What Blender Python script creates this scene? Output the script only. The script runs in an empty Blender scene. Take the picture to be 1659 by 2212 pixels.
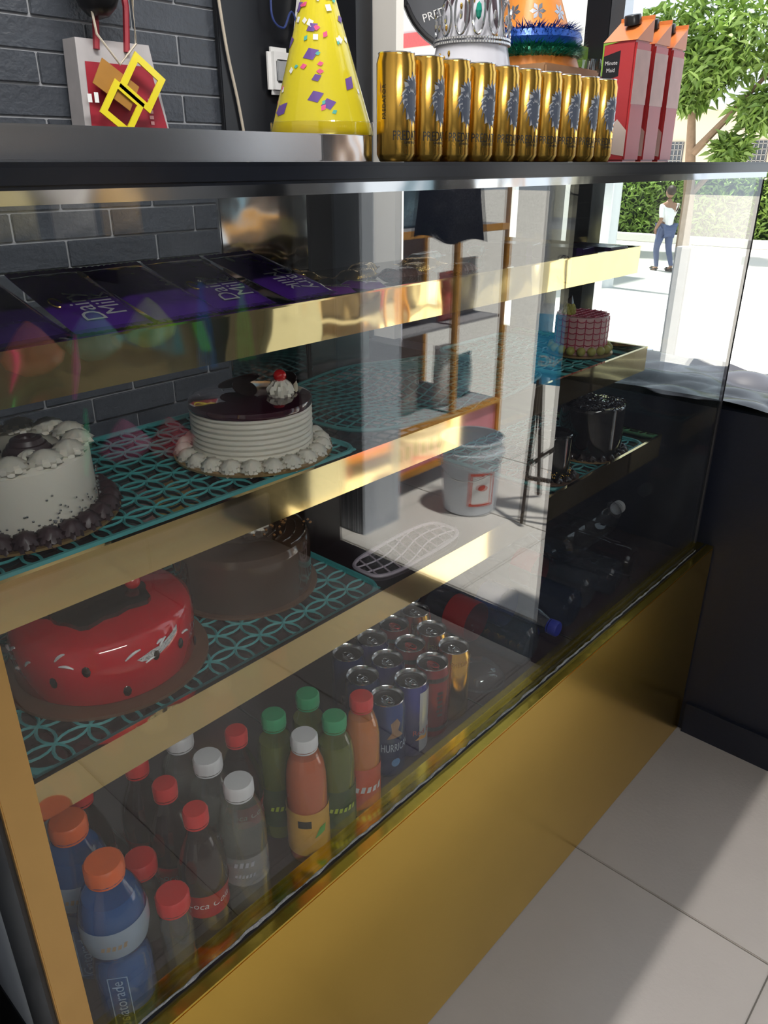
import bpy, bmesh, math, random
from mathutils import Vector, Matrix, Euler
random.seed(7)
PI = math.pi
sc = bpy.context.scene
COL = sc.collection

# ------------------------------------------------------------------ camera
cd = bpy.data.cameras.new('camera'); cam = bpy.data.objects.new('camera', cd); COL.objects.link(cam)
cd.sensor_fit = 'VERTICAL'; cd.sensor_height = 36.0; cd.lens = 36.0 * 1661 / 2212
cd.clip_start = 0.02; cd.clip_end = 300
PITCH = math.atan(756 / 1661.0); YAW = math.radians(42.273)
fwd = Vector((math.cos(YAW) * math.cos(PITCH), math.sin(YAW) * math.cos(PITCH), -math.sin(PITCH)))
cam.location = (0, 0, 1.36)
cam.rotation_euler = fwd.to_track_quat('-Z', 'Y').to_euler()
sc.camera = cam

# ------------------------------------------------------------------ world, sun, exposure
w = bpy.data.worlds.new('daylight'); sc.world = w; w.use_nodes = True
bg = w.node_tree.nodes['Background']; bg.inputs[0].default_value = (0.80, 0.90, 1.0, 1); bg.inputs[1].default_value = 4.0
sd = bpy.data.lights.new('sun', 'SUN'); sun = bpy.data.objects.new('sun', sd); COL.objects.link(sun)
sd.energy = 40; sd.angle = 0.05; sd.color = (1, 0.95, 0.86)
sun.rotation_euler = Vector((-0.02, -0.30, -0.95)).to_track_quat('-Z', 'Y').to_euler()
LAMP = 1000.0          # brightness of the ceiling tube; the added wall tube takes a share
vs = sc.view_settings
vs.view_transform = 'Standard'; vs.look = 'None'; vs.exposure = -1.5; vs.gamma = 1.0; vs.use_curve_mapping = False
cy = sc.cycles
cy.max_bounces = 10; cy.diffuse_bounces = 4; cy.glossy_bounces = 5; cy.transmission_bounces = 8; cy.transparent_max_bounces = 40
cy.caustics_reflective = False; cy.caustics_refractive = False; cy.sample_clamp_indirect = 6.0; cy.use_denoising = True

# ------------------------------------------------------------------ materials
MATS = {}
def _base(name):
    m = bpy.data.materials.new(name); m.use_nodes = True
    return m, m.node_tree, m.node_tree.nodes['Principled BSDF']
def pm(name, col, rough=0.5, metal=0.0, var=0.12, scale=30.0, bump=0.0, bscale=60.0, spec=0.5, coat=0.0, stretch=(1, 1, 1), sss=0.0):
    if name in MATS: return MATS[name]
    m, nt, b = _base(name)
    tc = nt.nodes.new('ShaderNodeTexCoord'); mp = nt.nodes.new('ShaderNodeMapping'); mp.inputs['Scale'].default_value = stretch
    nt.links.new(tc.outputs['Object'], mp.inputs[0])
    nz = nt.nodes.new('ShaderNodeTexNoise'); nz.inputs['Scale'].default_value = scale; nz.inputs['Detail'].default_value = 3
    nt.links.new(mp.outputs[0], nz.inputs['Vector'])
    mx = nt.nodes.new('ShaderNodeMix'); mx.data_type = 'RGBA'
    mx.inputs[6].default_value = tuple(max(0, c * (1 - var)) for c in col) + (1,)
    mx.inputs[7].default_value = tuple(min(1, c * (1 + var)) for c in col) + (1,)
    nt.links.new(nz.outputs[0], mx.inputs[0]); nt.links.new(mx.outputs[2], b.inputs['Base Color'])
    b.inputs['Roughness'].default_value = rough; b.inputs['Metallic'].default_value = metal
    b.inputs['Specular IOR Level'].default_value = spec; b.inputs['Coat Weight'].default_value = coat; b.inputs['Coat Roughness'].default_value = 0.05
    if sss: b.inputs['Subsurface Weight'].default_value = sss; b.inputs['Subsurface Radius'].default_value = (.01, .008, .006)
    if bump:
        n2 = nt.nodes.new('ShaderNodeTexNoise'); n2.inputs['Scale'].default_value = bscale; n2.inputs['Detail'].default_value = 2
        nt.links.new(mp.outputs[0], n2.inputs['Vector'])
        bp = nt.nodes.new('ShaderNodeBump'); bp.inputs['Strength'].default_value = bump; bp.inputs['Distance'].default_value = 0.01
        nt.links.new(n2.outputs[0], bp.inputs['Height']); nt.links.new(bp.outputs[0], b.inputs['Normal'])
    MATS[name] = m; return m
def emit(name, col, s):
    if name in MATS: return MATS[name]
    m = bpy.data.materials.new(name); m.use_nodes = True; nt = m.node_tree; nt.nodes.clear()
    e = nt.nodes.new('ShaderNodeEmission'); e.inputs[0].default_value = col + (1,); e.inputs[1].default_value = s
    o = nt.nodes.new('ShaderNodeOutputMaterial'); nt.links.new(e.outputs[0], o.inputs[0]); MATS[name] = m; return m
def clear(name, tint=(1, 1, 1), f0=0.05, rough=0.0, body=0.0, bcol=(1, 1, 1), dirt=0.0):
    """thin clear sheet: see-through, mirror share growing towards grazing angles, optional milky body"""
    if name in MATS: return MATS[name]
    m = bpy.data.materials.new(name); m.use_nodes = True; nt = m.node_tree; nt.nodes.clear(); N = nt.nodes.new; L = nt.links.new
    lw = N('ShaderNodeLayerWeight'); lw.inputs[0].default_value = 0.5
    pw = N('ShaderNodeMath'); pw.operation = 'POWER'; pw.inputs[1].default_value = 5.0; L(lw.outputs['Facing'], pw.inputs[0])
    ma = N('ShaderNodeMath'); ma.operation = 'MULTIPLY_ADD'; ma.inputs[1].default_value = 1 - f0; ma.inputs[2].default_value = f0; L(pw.outputs[0], ma.inputs[0])
    tr = N('ShaderNodeBsdfTransparent'); tr.inputs[0].default_value = tint + (1,)
    src = tr
    if body > 0 or dirt > 0:
        df = N('ShaderNodeBsdfDiffuse'); df.inputs[0].default_value = bcol + (1,)
        m0 = N('ShaderNodeMixShader'); L(tr.outputs[0], m0.inputs[1]); L(df.outputs[0], m0.inputs[2]); m0.inputs[0].default_value = body
        if dirt > 0:
            tc = N('ShaderNodeTexCoord'); nz = N('ShaderNodeTexNoise'); nz.inputs['Scale'].default_value = 5; nz.inputs['Detail'].default_value = 8
            mr = N('ShaderNodeMapRange'); mr.inputs[1].default_value = 0.45; mr.inputs[2].default_value = 0.8; mr.inputs[3].default_value = body; mr.inputs[4].default_value = body + dirt
            L(tc.outputs['Object'], nz.inputs['Vector']); L(nz.outputs[0], mr.inputs[0]); L(mr.outputs[0], m0.inputs[0])
        src = m0
    gl = N('ShaderNodeBsdfGlossy'); gl.inputs['Roughness'].default_value = rough
    mx = N('ShaderNodeMixShader'); L(ma.outputs[0], mx.inputs[0]); L(src.outputs[0], mx.inputs[1]); L(gl.outputs[0], mx.inputs[2])
    o = N('ShaderNodeOutputMaterial'); L(mx.outputs[0], o.inputs[0]); MATS[name] = m; return m

brass_mirror = pm('polished brass', (0.86, 0.66, 0.30), 0.06, 1, var=.05, scale=8, bump=.05, bscale=5)
brass_wavy = pm('wavy polished brass', (0.86, 0.66, 0.30), 0.05, 1, var=.05, scale=8, bump=.55, bscale=5.5, stretch=(1, 1, .8))
brass_panel = pm('satin brass sheet', (0.95, 0.62, 0.11), 0.24, 1, var=.06, scale=6, bump=.05, bscale=3)
brass_ledge = pm('ledge brass', (0.92, 0.68, 0.12), 0.18, 1, var=.10, scale=25, bump=.06, bscale=30)
steel = pm('stainless steel', (0.62, 0.62, 0.63), 0.22, 1, var=.06, scale=12, stretch=(1, 40, 40))
steel_mirror = pm('bright steel', (0.72, 0.73, 0.74), 0.08, 1, var=.04, bump=.25, bscale=7)
dark_board = pm('dark shelf board', (0.030, 0.018, 0.018), 0.12, var=.3, scale=40)
black_stone = pm('black slab', (0.008, 0.010, 0.016), 0.2, var=.3, scale=60)
navy = pm('navy paint', (0.007, 0.010, 0.022), 0.42, var=.15, scale=9, bump=.1, bscale=80)
black_paint = pm('black paint', (0.008, 0.009, 0.012), 0.35, var=.2, scale=9)
white_wall = pm('off white wall', (0.72, 0.70, 0.66), 0.7, var=.04, scale=4)
grey_pillar = pm('blue grey pillar', (0.42, 0.46, 0.52), 0.6, var=.06, scale=7)
silver = pm('aluminium', (0.78, 0.79, 0.80), 0.2, 1, var=.05)
black_pl = pm('black plastic', (0.012, 0.012, 0.014), 0.3)
white_pl = pm('white plastic', (0.80, 0.80, 0.80), 0.35, var=.03)
cream_w = pm('white cream', (0.84, 0.80, 0.70), 0.45, var=.04, sss=.2)
choc = pm('dark chocolate', (0.022, 0.010, 0.008), 0.18, var=.3, coat=.5)
choc_cream = pm('chocolate cream', (0.055, 0.030, 0.034), 0.4, var=.2)
cherry = pm('cherry', (0.55, 0.012, 0.015), 0.12, coat=.8)
board_gold = pm('gold cake board', (0.55, 0.36, 0.16), 0.35, .6)
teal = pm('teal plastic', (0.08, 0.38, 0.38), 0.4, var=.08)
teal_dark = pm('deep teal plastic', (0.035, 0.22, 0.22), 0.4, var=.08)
glass_front = clear('front glass', (0.97, 0.98, 0.98), 0.08, dirt=.014, bcol=(.8, .85, .9))
glass_side = clear('side glass', (0.93, 0.97, 0.97), 0.035, dirt=.03, bcol=(.8, .85, .9))
pet = clear('clear bottle plastic', (0.93, 0.95, 0.97), 0.075)
pet_blue = clear('blue tinted bottle plastic', (0.62, 0.74, 0.92), 0.08)
cello = clear('cellophane', (0.95, 0.95, 0.95), 0.10, rough=.08)

# ------------------------------------------------------------------ mesh helpers
class MB:
    def __init__(s): s.v = []; s.f = []
    def add(s, vs_, fs_, M=None):
        o = len(s.v)
        s.v += [tuple(M @ Vector(p)) if M else tuple(p) for p in vs_]
        s.f += [tuple(i + o for i in f) for f in fs_]
        return s
    def box(s, x0, x1, y0, y1, z0, z1, M=None):
        return s.add([(x0, y0, z0), (x1, y0, z0), (x1, y1, z0), (x0, y1, z0), (x0, y0, z1), (x1, y0, z1), (x1, y1, z1), (x0, y1, z1)],
                     [(0, 3, 2, 1), (4, 5, 6, 7), (0, 1, 5, 4), (1, 2, 6, 5), (2, 3, 7, 6), (3, 0, 4, 7)], M)
    def bevbox(s, x0, x1, y0, y1, z0, z1, b, M=None):
        bm = bmesh.new(); bmesh.ops.create_cube(bm, size=1)
        for v in bm.verts: v.co = Vector(((x0 + x1) / 2 + v.co.x * (x1 - x0), (y0 + y1) / 2 + v.co.y * (y1 - y0), (z0 + z1) / 2 + v.co.z * (z1 - z0)))
        bmesh.ops.bevel(bm, geom=list(bm.edges), offset=b, segments=2, affect='EDGES')
        bm.verts.index_update(); s.add([v.co[:] for v in bm.verts], [tuple(v.index for v in f.verts) for f in bm.faces], M); bm.free(); return s
    def lathe(s, prof, n=32, M=None, mod=None):
        """prof: (radius, z) from bottom to top; radius 0 closes the end"""
        vs_, fs_, rows = [], [], []
        for r, z in prof:
            if r <= 1e-7: rows.append([len(vs_)]); vs_.append((0, 0, z))
            else:
                rows.append(list(range(len(vs_), len(vs_) + n)))
                for i in range(n):
                    a = 2 * PI * i / n; rr = r * (mod(a, z, r) if mod else 1)
                    vs_.append((rr * math.cos(a), rr * math.sin(a), z))
        for A, B in zip(rows, rows[1:]):
            for i in range(n):
                j = (i + 1) % n
                if len(A) == 1 and len(B) == 1: continue
                if len(A) == 1: fs_.append((A[0], B[j], B[i]))
                elif len(B) == 1: fs_.append((A[i], A[j], B[0]))
                else: fs_.append((A[i], A[j], B[j], B[i]))
        return s.add(vs_, fs_, M)
    def tube(s, pts, r, n=8, closed=False, M=None):
        pts = [Vector(p) for p in pts]; rows = []; vs_ = []; fs_ = []; up = Vector((0, 0, 1)); k = len(pts)
        for i, p in enumerate(pts):
            a = pts[(i - 1) % k] if (i > 0 or closed) else p; b = pts[(i + 1) % k] if (i < k - 1 or closed) else p
            t = (b - a).normalized(); q = up if abs(t.z) < .95 else Vector((1, 0, 0))
            u = t.cross(q).normalized(); v = u.cross(t).normalized(); rr = r[i] if isinstance(r, (list, tuple)) else r
            rows.append(len(vs_))
            vs_ += [tuple(p + (u * math.cos(2 * PI * j / n) + v * math.sin(2 * PI * j / n)) * rr) for j in range(n)]
        for i in range(k if closed else k - 1):
            A, B = rows[i], rows[(i + 1) % k]
            for j in range(n): fs_.append((A + j, A + (j + 1) % n, B + (j + 1) % n, B + j))
        if not closed: fs_.append(tuple(range(n))[::-1]); fs_.append(tuple(rows[-1] + j for j in range(n)))
        return s.add(vs_, fs_, M)
    def ball(s, c, r, sx=1, sy=1, sz=1, n=12, M=None):
        pr = [(0, -1)] + [(math.cos(a), math.sin(a)) for a in [(-.5 + i / (n // 2)) * PI for i in range(1, n // 2)]] + [(0, 1)]
        T = Matrix.Translation(c) @ Matrix.Diagonal((r * sx, r * sy, r * sz, 1))
        return s.lathe(pr, n, (M @ T) if M else T)
    def prism(s, poly, z0, z1, M=None):
        n = len(poly)
        return s.add([(x, y, z0) for x, y in poly] + [(x, y, z1) for x, y in poly],
                     [tuple(range(n))[::-1], tuple(range(n, 2 * n))] + [(i, (i + 1) % n, n + (i + 1) % n, n + i) for i in range(n)], M)
    def grid(s, fn, nu, nv):
        vs_ = [fn(i / nu, j / nv) for j in range(nv + 1) for i in range(nu + 1)]
        return s.add(vs_, [(j * (nu + 1) + i, j * (nu + 1) + i + 1, (j + 1) * (nu + 1) + i + 1, (j + 1) * (nu + 1) + i) for j in range(nv) for i in range(nu)])
    def mesh(s, name, mat, smooth=False):
        me = bpy.data.meshes.new(name); me.from_pydata(s.v, [], s.f); me.materials.append(mat)
        if smooth:
            me.shade_smooth()
            try: me.set_sharp_from_angle(angle=math.radians(42))
            except Exception: pass
        me.update(); return me
    def build(s, name, mat, parent=None, smooth=False, world=False):
        """world=True: vertices are in room coordinates although the parent stands elsewhere"""
        if world and parent is not None:
            q = Vector((0, 0, 0)); p = parent
            while p is not None: q += p.location; p = p.parent
            s.v = [tuple(Vector(v) - q) for v in s.v]
        o = bpy.data.objects.new(name, s.mesh(name, mat, smooth)); COL.objects.link(o); o.parent = parent
        return o
def T(x, y, z, rx=0, ry=0, rz=0): return Matrix.Translation((x, y, z)) @ Euler((rx, ry, rz)).to_matrix().to_4x4()
def tag(o, label=None, cat=None, group=None, kind=None):
    if label: o['label'] = label
    if cat: o['category'] = cat
    if group: o['group'] = group
    if kind: o['kind'] = kind
    return o
def thing(name, label, cat, loc=(0, 0, 0), rot=(0, 0, 0), group=None, kind=None):
    o = bpy.data.objects.new(name, None); o.empty_display_size = .05; COL.objects.link(o)
    o.location = loc; o.rotation_euler = rot
    return tag(o, label, cat, group, kind)
def structure(name, mb, mat, label, cat='wall', smooth=False):
    return tag(mb.build(name, mat, None, smooth), label, cat, kind='structure')
def inst(src, parent, loc=None, rot=None, scale=None, label=None):
    o = src.copy(); COL.objects.link(o); o.parent = parent
    if loc is not None: o.location = loc
    if rot is not None: o.rotation_euler = rot
    if scale is not None: o.scale = scale
    if label: o['label'] = label
    return o
def dup(root, loc, rot=None, label=None, group=None):
    r = root.copy(); COL.objects.link(r); r.location = loc
    if rot is not None: r.rotation_euler = rot
    if label: r['label'] = label
    if group: r['group'] = group
    for ch in list(root.children):
        c = ch.copy(); COL.objects.link(c); c.parent = r
        for g in list(ch.children):
            d = g.copy(); COL.objects.link(d); d.parent = c
    return r
TXT = {}
def text_geo(s, size):
    if (s, size) not in TXT and s[0] == '~':      # print too blurred to read: a row of small strokes
        n = int(s[1:]); v, f = [], []
        for i in range(n):
            x = (i - (n - 1) / 2) * size * .55; h = size * (.26, .38, .30)[i % 3]; w_ = size * .17; k = len(v)
            v += [(x - w_, -size * .3, 0), (x + w_, -size * .3, 0), (x + w_, h, 0), (x - w_, h, 0)]; f.append((k, k + 1, k + 2, k + 3))
        TXT[(s, size)] = (v, f)
    if (s, size) not in TXT:
        c = bpy.data.curves.new('t', 'FONT'); c.body = s; c.size = size; c.align_x = 'CENTER'; c.align_y = 'CENTER'; c.resolution_u = 3
        o = bpy.data.objects.new('t', c); COL.objects.link(o)
        me = bpy.data.meshes.new_from_object(o.evaluated_get(bpy.context.evaluated_depsgraph_get()))
        TXT[(s, size)] = ([v.co[:] for v in me.vertices], [tuple(p.vertices) for p in me.polygons])
        bpy.data.objects.remove(o); bpy.data.curves.remove(c); bpy.data.meshes.remove(me)
    return TXT[(s, size)]
def cyl_map(R, z0, a0=-PI / 2, sx=1.0, sy=1.0, shear=0.0):
    """flat print wrapped round a can or bottle, centred at angle a0"""
    return lambda x, y: (R * math.cos(a0 + (x * sx + y * shear) / R), R * math.sin(a0 + (x * sx + y * shear) / R), z0 + y * sy)
def flat_map(M, sx=1.0, sy=1.0): return lambda x, y: tuple(M @ Vector((x * sx, y * sy, 0)))
def lettering(mb, s, size, fn):
    v, f = text_geo(s, size); return mb.add([fn(p[0], p[1]) for p in v], f)
def patch(mb, poly, fn, sub=6):
    """flat outlined print wrapped by fn, cut into vertical strips so that it follows a curve"""
    bm = bmesh.new(); vv = [bm.verts.new((x, y, 0)) for x, y in poly]; bm.faces.new(vv)
    xs = [p[0] for p in poly]; a, b = min(xs), max(xs)
    for i in range(1, sub):
        bmesh.ops.bisect_plane(bm, geom=bm.verts[:] + bm.edges[:] + bm.faces[:], plane_co=(a + (b - a) * i / sub, 0, 0), plane_no=(1, 0, 0))
    bmesh.ops.triangulate(bm, faces=bm.faces[:]); bm.verts.index_update()
    mb.add([fn(v.co.x, v.co.y) for v in bm.verts], [tuple(v.index for v in f.verts) for f in bm.faces]); bm.free(); return mb

# ================================================================== THE SETTING
XW, YB, YF, XL, ZC = 1.72, 1.90, -1.10, -1.60, 2.80      # end wall, back wall, opposite wall, left wall, ceiling
tile_m = pm('beige floor tile', (0.47, 0.43, 0.40), 0.33, var=.10, scale=5, bump=.06, bscale=120)
grout_m = pm('tile grout', (0.16, 0.145, 0.13), 0.8)
floor = structure('floor', MB().box(XL, 1.90, YF, YB, -.10, -.004), grout_m, 'beige tiled shop floor in front of the counter', 'floor')
def tiles(par, x0, x1, y0, y1, ox, oy, st, g, zt, mat, th=.02):
    cache = {}; k0 = math.floor((x0 - ox) / st); k1 = math.ceil((x1 - ox) / st); j0 = math.floor((y0 - oy) / st); j1 = math.ceil((y1 - oy) / st)
    for k in range(k0, k1):
        for j in range(j0, j1):
            a, b = max(x0, ox + k * st + g), min(x1, ox + (k + 1) * st - g); c, d = max(y0, oy + j * st + g), min(y1, oy + (j + 1) * st - g)
            if b - a < .01 or d - c < .01: continue
            key = (round(b - a, 3), round(d - c, 3))
            if key not in cache: cache[key] = MB().bevbox(-(b - a) / 2, (b - a) / 2, -(d - c) / 2, (d - c) / 2, -th, 0, .0015).mesh('tile', mat)
            o = bpy.data.objects.new('tile', cache[key]); COL.objects.link(o); o.parent = par; o.location = ((a + b) / 2, (c + d) / 2, zt)
tiles(floor, XL, 1.72, YF, YB, 1.188, .105, .6, .0014, 0.0, tile_m)
porch_m = pm('pale porch tile', (0.66, 0.64, 0.61), 0.35, var=.05, scale=6)
porch = structure('porch_floor', MB().box(1.90, 3.30, -2.6, 3.2, -.82, -.004), pm('porch base', (.3, .29, .27), .8), 'pale tiled porch floor outside the doorway', 'floor')
tiles(porch, 1.905, 3.30, -2.6, 3.2, 2.51, -.90, .6, .003, 0.0, porch_m)
structure('door_sill', MB().box(1.72, 1.90, -.88, .112, -.1, .0), black_paint, 'black painted sill strip across the doorway', 'sill')
structure('ground', MB().box(3.30, 60, -40, 45, -.9, -.8), pm('pale concrete ground', (0.62, 0.60, 0.56), .8, var=.08, scale=.6), 'sunlit pale concrete street outside', 'ground')
structure('ceiling', MB().box(XL, 1.95, YF - .1, YB + .1, ZC, ZC + .12), pm('ceiling paint', (.34, .34, .35), .8, var=.04), 'pale grey ceiling over the shop', 'ceiling')
structure('wall_left', MB().box(XL - .1, XL, YF - .1, YB + .1, 0, ZC), white_wall, 'off-white wall at the far end of the counter')
structure('wall_front', MB().box(XL, XW, YF - .1, YF, 0, ZC), pm('slate wall paint', (.07, .075, .085), .6), 'slate grey wall facing the display counter, hung with party goods')
bf = structure('baseboard_front', MB().box(XL, XW, YF, YF + .004, 0, .20), grout_m, 'pale tile skirting along the foot of the slate wall', 'baseboard')
for k in range(6):
    a, b_ = 1.188 - .6 * k, min(1.188 - .6 * k + .597, XW)
    if a > XL: MB().bevbox(a, b_, YF + .003, YF + .010, .001, .199, .001).build('skirting_tile', tile_m, bf)
# back wall: grey brick tiles
brick_m = pm('blue grey brick tile', (0.046, 0.053, 0.066), 0.38, var=.4, scale=9, bump=.25, bscale=90)
mortar = pm('dark mortar', (0.26, 0.27, 0.29), 0.85)
wb = structure('wall_back', MB().box(XL, 1.95, YB, YB + .1, 0, ZC), mortar, 'wall of blue-grey brick tiles with pale joints behind the counter')
BL, BH, J = .25, .066, .005
bme = MB().bevbox(-BL / 2 + J / 2, BL / 2 - J / 2, -.005, .002, -BH / 2 + J / 2, BH / 2 - J / 2, .002).mesh('brick', brick_m)
rest = MB()
for r in range(42):
    z = BH * (r + .5); off = (BL / 2 if r % 2 else 0) + .19
    for k in range(-8, 8):
        x = off + k * BL
        if x - BL / 2 < XL or x + BL / 2 > 1.76 or z + BH / 2 > ZC: continue
        dy = random.uniform(-.0015, .0015)
        if .55 < x < 1.8 and .62 < z < 2.05:
            o = bpy.data.objects.new('brick', bme); COL.objects.link(o); o.parent = wb; o.location = (x, YB + dy, z)
        else: rest.box(x - BL / 2 + J / 2, x + BL / 2 - J / 2, YB - .005 + dy, YB + .002, z - BH / 2 + J / 2, z + BH / 2 - J / 2)
tag(rest.build('brick_field', brick_m, wb), kind='stuff')
# end wall: parapet under the open window, black wall beside the doorway, header, corner column
wr = structure('wall_right', MB().box(XW, 1.90, .112, 1.75, 0, .84), navy, 'navy painted parapet below the open window by the doorway')
MB().box(XW - .012, XW, .112, .50, 0, .09).build('skirting', navy, wr)
MB().box(XW, 2.06, .112, 1.75, .84, .862).build('ledge', navy, wr)
MB().box(XW, 1.90, YF - .1, -.88, 0, ZC).build('door_pier', black_paint, wr)
MB().box(XW, 1.90, -.88, 1.75, 2.35, ZC).build('lintel', white_wall, wr)
MB().box(XW, 1.90, .112, .30, .863, 2.35).build('door_jamb', black_paint, wr)
MB().box(XW, 1.90, 1.75, YB, 0, ZC).build('corner_pier', black_paint, wr)
MB().box(1.80, 1.88, 1.085, 1.56, .863, 1.372).build('infill_panel', navy, wr)
structure('trim_1', MB().box(1.70, 1.76, 1.645, 1.76, 0, 2.35), black_paint, 'black upright frame at the end of the brick wall', 'trim')
structure('trim_2', MB().box(1.78, 1.81, 1.575, 1.66, .863, 2.35), white_wall, 'white upright column beside the golden cans', 'column')
structure('trim_3', MB().box(1.86, 1.90, 1.00, 1.06, .863, 2.35), black_paint, 'black upright window post standing on the ledge', 'post')
structure('trim_4', MB().box(1.86, 1.90, .965, .998, .863, 2.35), steel, 'pale metal strip along the window post', 'post')
pp = structure('porch_pillar', MB().box(1.99, 2.20, -1.06, -.84, 0, ZC), grey_pillar, 'blue-grey pillar on the porch beside the doorway', 'pillar')
for i in range(7):
    y = -1.03 + i * .028; h = random.uniform(.03, .09)
    MB().bevbox(1.986, 1.992, y, y + random.uniform(.006, .012), .002, .14 + h, .002).build('paint_drip', black_paint, pp)
# crumpled dark sheet over the ledge
random.seed(3)
ph = [random.uniform(0, 6) for _ in range(8)]
def sheet(u, v):
    x = 1.715 + .36 * u; y = .31 + .64 * v
    z = .864 + .012 * abs(math.sin(x * 26 + 3 * math.sin(y * 5 + ph[0]))) + .010 * abs(math.sin(y * 9 + x * 14 + ph[1])) + .006 * math.sin(y * 31 + ph[2]) * math.sin(x * 40 + ph[3])
    return (x, y, max(z, .863))
sh = MB().grid(sheet, 40, 90)
tag(sh.build('plastic_sheet', pm('dark plastic sheeting', (0.05, 0.05, 0.062), 0.22, var=.5, scale=5), None, True), 'crumpled dark plastic sheet spread over the window ledge', 'sheet')

# ------------------------------------------------------------------ ceiling tube, and a wall tube added as front light
def tube_light(loc, rz, L, label, s):
    t = thing('tube_light', label, 'lamp', loc, (0, 0, rz))
    MB().bevbox(-L / 2, L / 2, -.025, .025, .03, .07, .004).build('housing', white_pl, t)
    MB().tube([(-L / 2 + .03, 0, 0), (L / 2 - .03, 0, 0)], .013, 12).build('tube', emit('tube glow %g' % s, (1.0, .97, .92), s), t, True)
    for sx in (-1, 1): MB().bevbox(sx * L / 2 - .02, sx * L / 2 + .02, -.018, .018, -.018, .032, .004).build('end_cap', white_pl, t)
    return t
tube_light((.75, .74, ZC - .07), 0, 1.2, 'white tube light on the ceiling right above the counter', LAMP)
added_tube = tube_light((-.25, YF + .075, 1.95), 0, 1.2, 'added unseen tube light on the slate wall, brightening the counter front', LAMP * .50)  # added lamp, kept out of view, throws frontal light into the case
added_tube.rotation_euler = (PI / 2, 0, 0)

# ================================================================== OUTSIDE
def leaves(n, fn, size, rnd):
    mb = MB()
    for _ in range(n):
        p, nrm = fn(rnd); L = size * rnd.uniform(.6, 1.3); W = L * .38
        q = Euler((rnd.uniform(-1, 1), rnd.uniform(-1, 1), rnd.uniform(0, 6.28))).to_matrix() @ Matrix(((1, 0, 0), (0, 1, 0), (0, 0, 1)))
        a, b, c = q @ Vector((L, 0, -.25 * L)), q @ Vector((L * .45, W / 2, .05 * L)), q @ Vector((L * .45, -W / 2, .05 * L))
        p = Vector(p); mb.add([p, p + c, p + a, p + b], [(0, 1, 2, 3)])
    return mb
rnd = random.Random(11)
leaf_a = pm('leaf green', (0.19, 0.30, 0.06), 0.45, var=.6, scale=1.2)
leaf_b = pm('hedge green', (0.22, 0.34, 0.07), 0.45, var=.6, scale=1.5)
bark = pm('pale bark', (0.30, 0.20, 0.13), 0.8, var=.3, scale=9)
tr = thing('tree', 'leafy tree with a forked pale trunk across the street', 'tree', (20, 8.1, -.8))
pts = [(0, 0, 0), (.05, .05, 1.4), (-.05, .12, 2.3), (.1, .3, 3.2), (.2, .7, 4.4)]
mbt = MB().tube(pts, [.17, .14, .12, .09, .05], 10); mbt.tube([pts[2], (0, -.6, 3.1), (.2, -1.3, 4.0)], [.10, .07, .04], 8); mbt.tube([pts[3], (.1, 1.2, 3.9), (0, 1.8, 4.2)], [.08, .05, .03], 8)
mbt.tube([pts[1], (.2, -.5, 2.1), (.1, -.9, 2.5)], [.08, .05, .03], 8)
mbt.build('trunk', bark, tr, True)
cl = [((0, 1.4, 4.6), 1.2), ((.2, .2, 5.0), 1.3), ((0, -1.2, 4.7), 1.3), ((.1, -2.0, 4.3), .9), ((0, 2.3, 4.9), .9), ((.1, .4, 3.6), .55), ((0, -1.3, 3.2), .6), ((0, -.8, 2.4), .42), ((.1, -2.3, 3.3), .5), ((0, 3.1, 5.3), .9), ((0, -.1, 4.1), .8), ((0, -2.9, 4.9), .9)]
def crown(r):
    c, R = r.choice(cl); v = Vector((r.gauss(0, 1), r.gauss(0, 1), r.gauss(0, 1))).normalized() * R * r.uniform(.35, 1)
    return Vector(c) + Vector((v.x, v.y, v.z * .75)), v
tag(leaves(9000, crown, .30, rnd).build('foliage', leaf_a, tr), kind='stuff')
hd = thing('hedge', 'thick clipped green hedge behind the kerb across the street', 'hedge', (24.2, 9, -.8))
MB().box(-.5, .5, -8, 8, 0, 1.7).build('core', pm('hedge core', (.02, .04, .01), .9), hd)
def hf(r):
    if r.random() < .7: return Vector((-.5 + r.uniform(-.25, .1), r.uniform(-8, 8), r.uniform(.1, 1.75))), None
    return Vector((r.uniform(-.5, .5), r.uniform(-8, 8), 1.7 + r.uniform(-.1, .22))), None
tag(leaves(11000, hf, .22, rnd).build('foliage', leaf_b, hd), kind='stuff')
kb = tag(MB().bevbox(23.0, 23.35, -8, 20, -.8, -.58, .02).build('kerb', pm('white kerb', (.75, .73, .7), .7)), 'long white kerb at the foot of the hedge', 'kerb', kind='structure')
bd = thing('building', 'cream house with a grilled window behind the tree', 'building', (34, 11, -.8))
MB().box(-.2, 6, -9, 8, 0, 4.0).build('wall', pm('cream render', (.72, .62, .48), .8, var=.05), bd)
MB().box(-.6, 6, -9, 8, 4.0, 4.2).build('roof_slab', pm('cream slab', (.7, .64, .55), .8), bd)
for yy in (.3, -3.0, 3.6):
    wd = MB().box(-.26, -.2, yy - .35, yy + .35, 2.1, 2.9).build('window', pm('dim window', (.10, .11, .13), .3), bd)
    g = MB()
    for i in range(5): g.box(-.30, -.26, yy - .32 + i * .16 - .012, yy - .32 + i * .16 + .012, 2.1, 2.9)
    for i in range(4): g.box(-.30, -.26, yy - .35, yy + .35, 2.2 + i * .2, 2.225 + i * .2)
    g.build('grille', pm('grey grille', (.4, .38, .36), .6), wd)
b2 = thing('building', 'white shop front with red bands seen above the golden cans', 'building', (12.3, 12.3, -.8))
MB().box(0, 3.5, -3.5, 4, 0, 6).build('wall', white_wall, b2)
for z in (2.4, 2.95, 3.5, 4.05): MB().box(-.05, 0, -3.5, 4, z, z + .22).build('band', pm('faded red paint', (.55, .10, .10), .6), b2)
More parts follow.
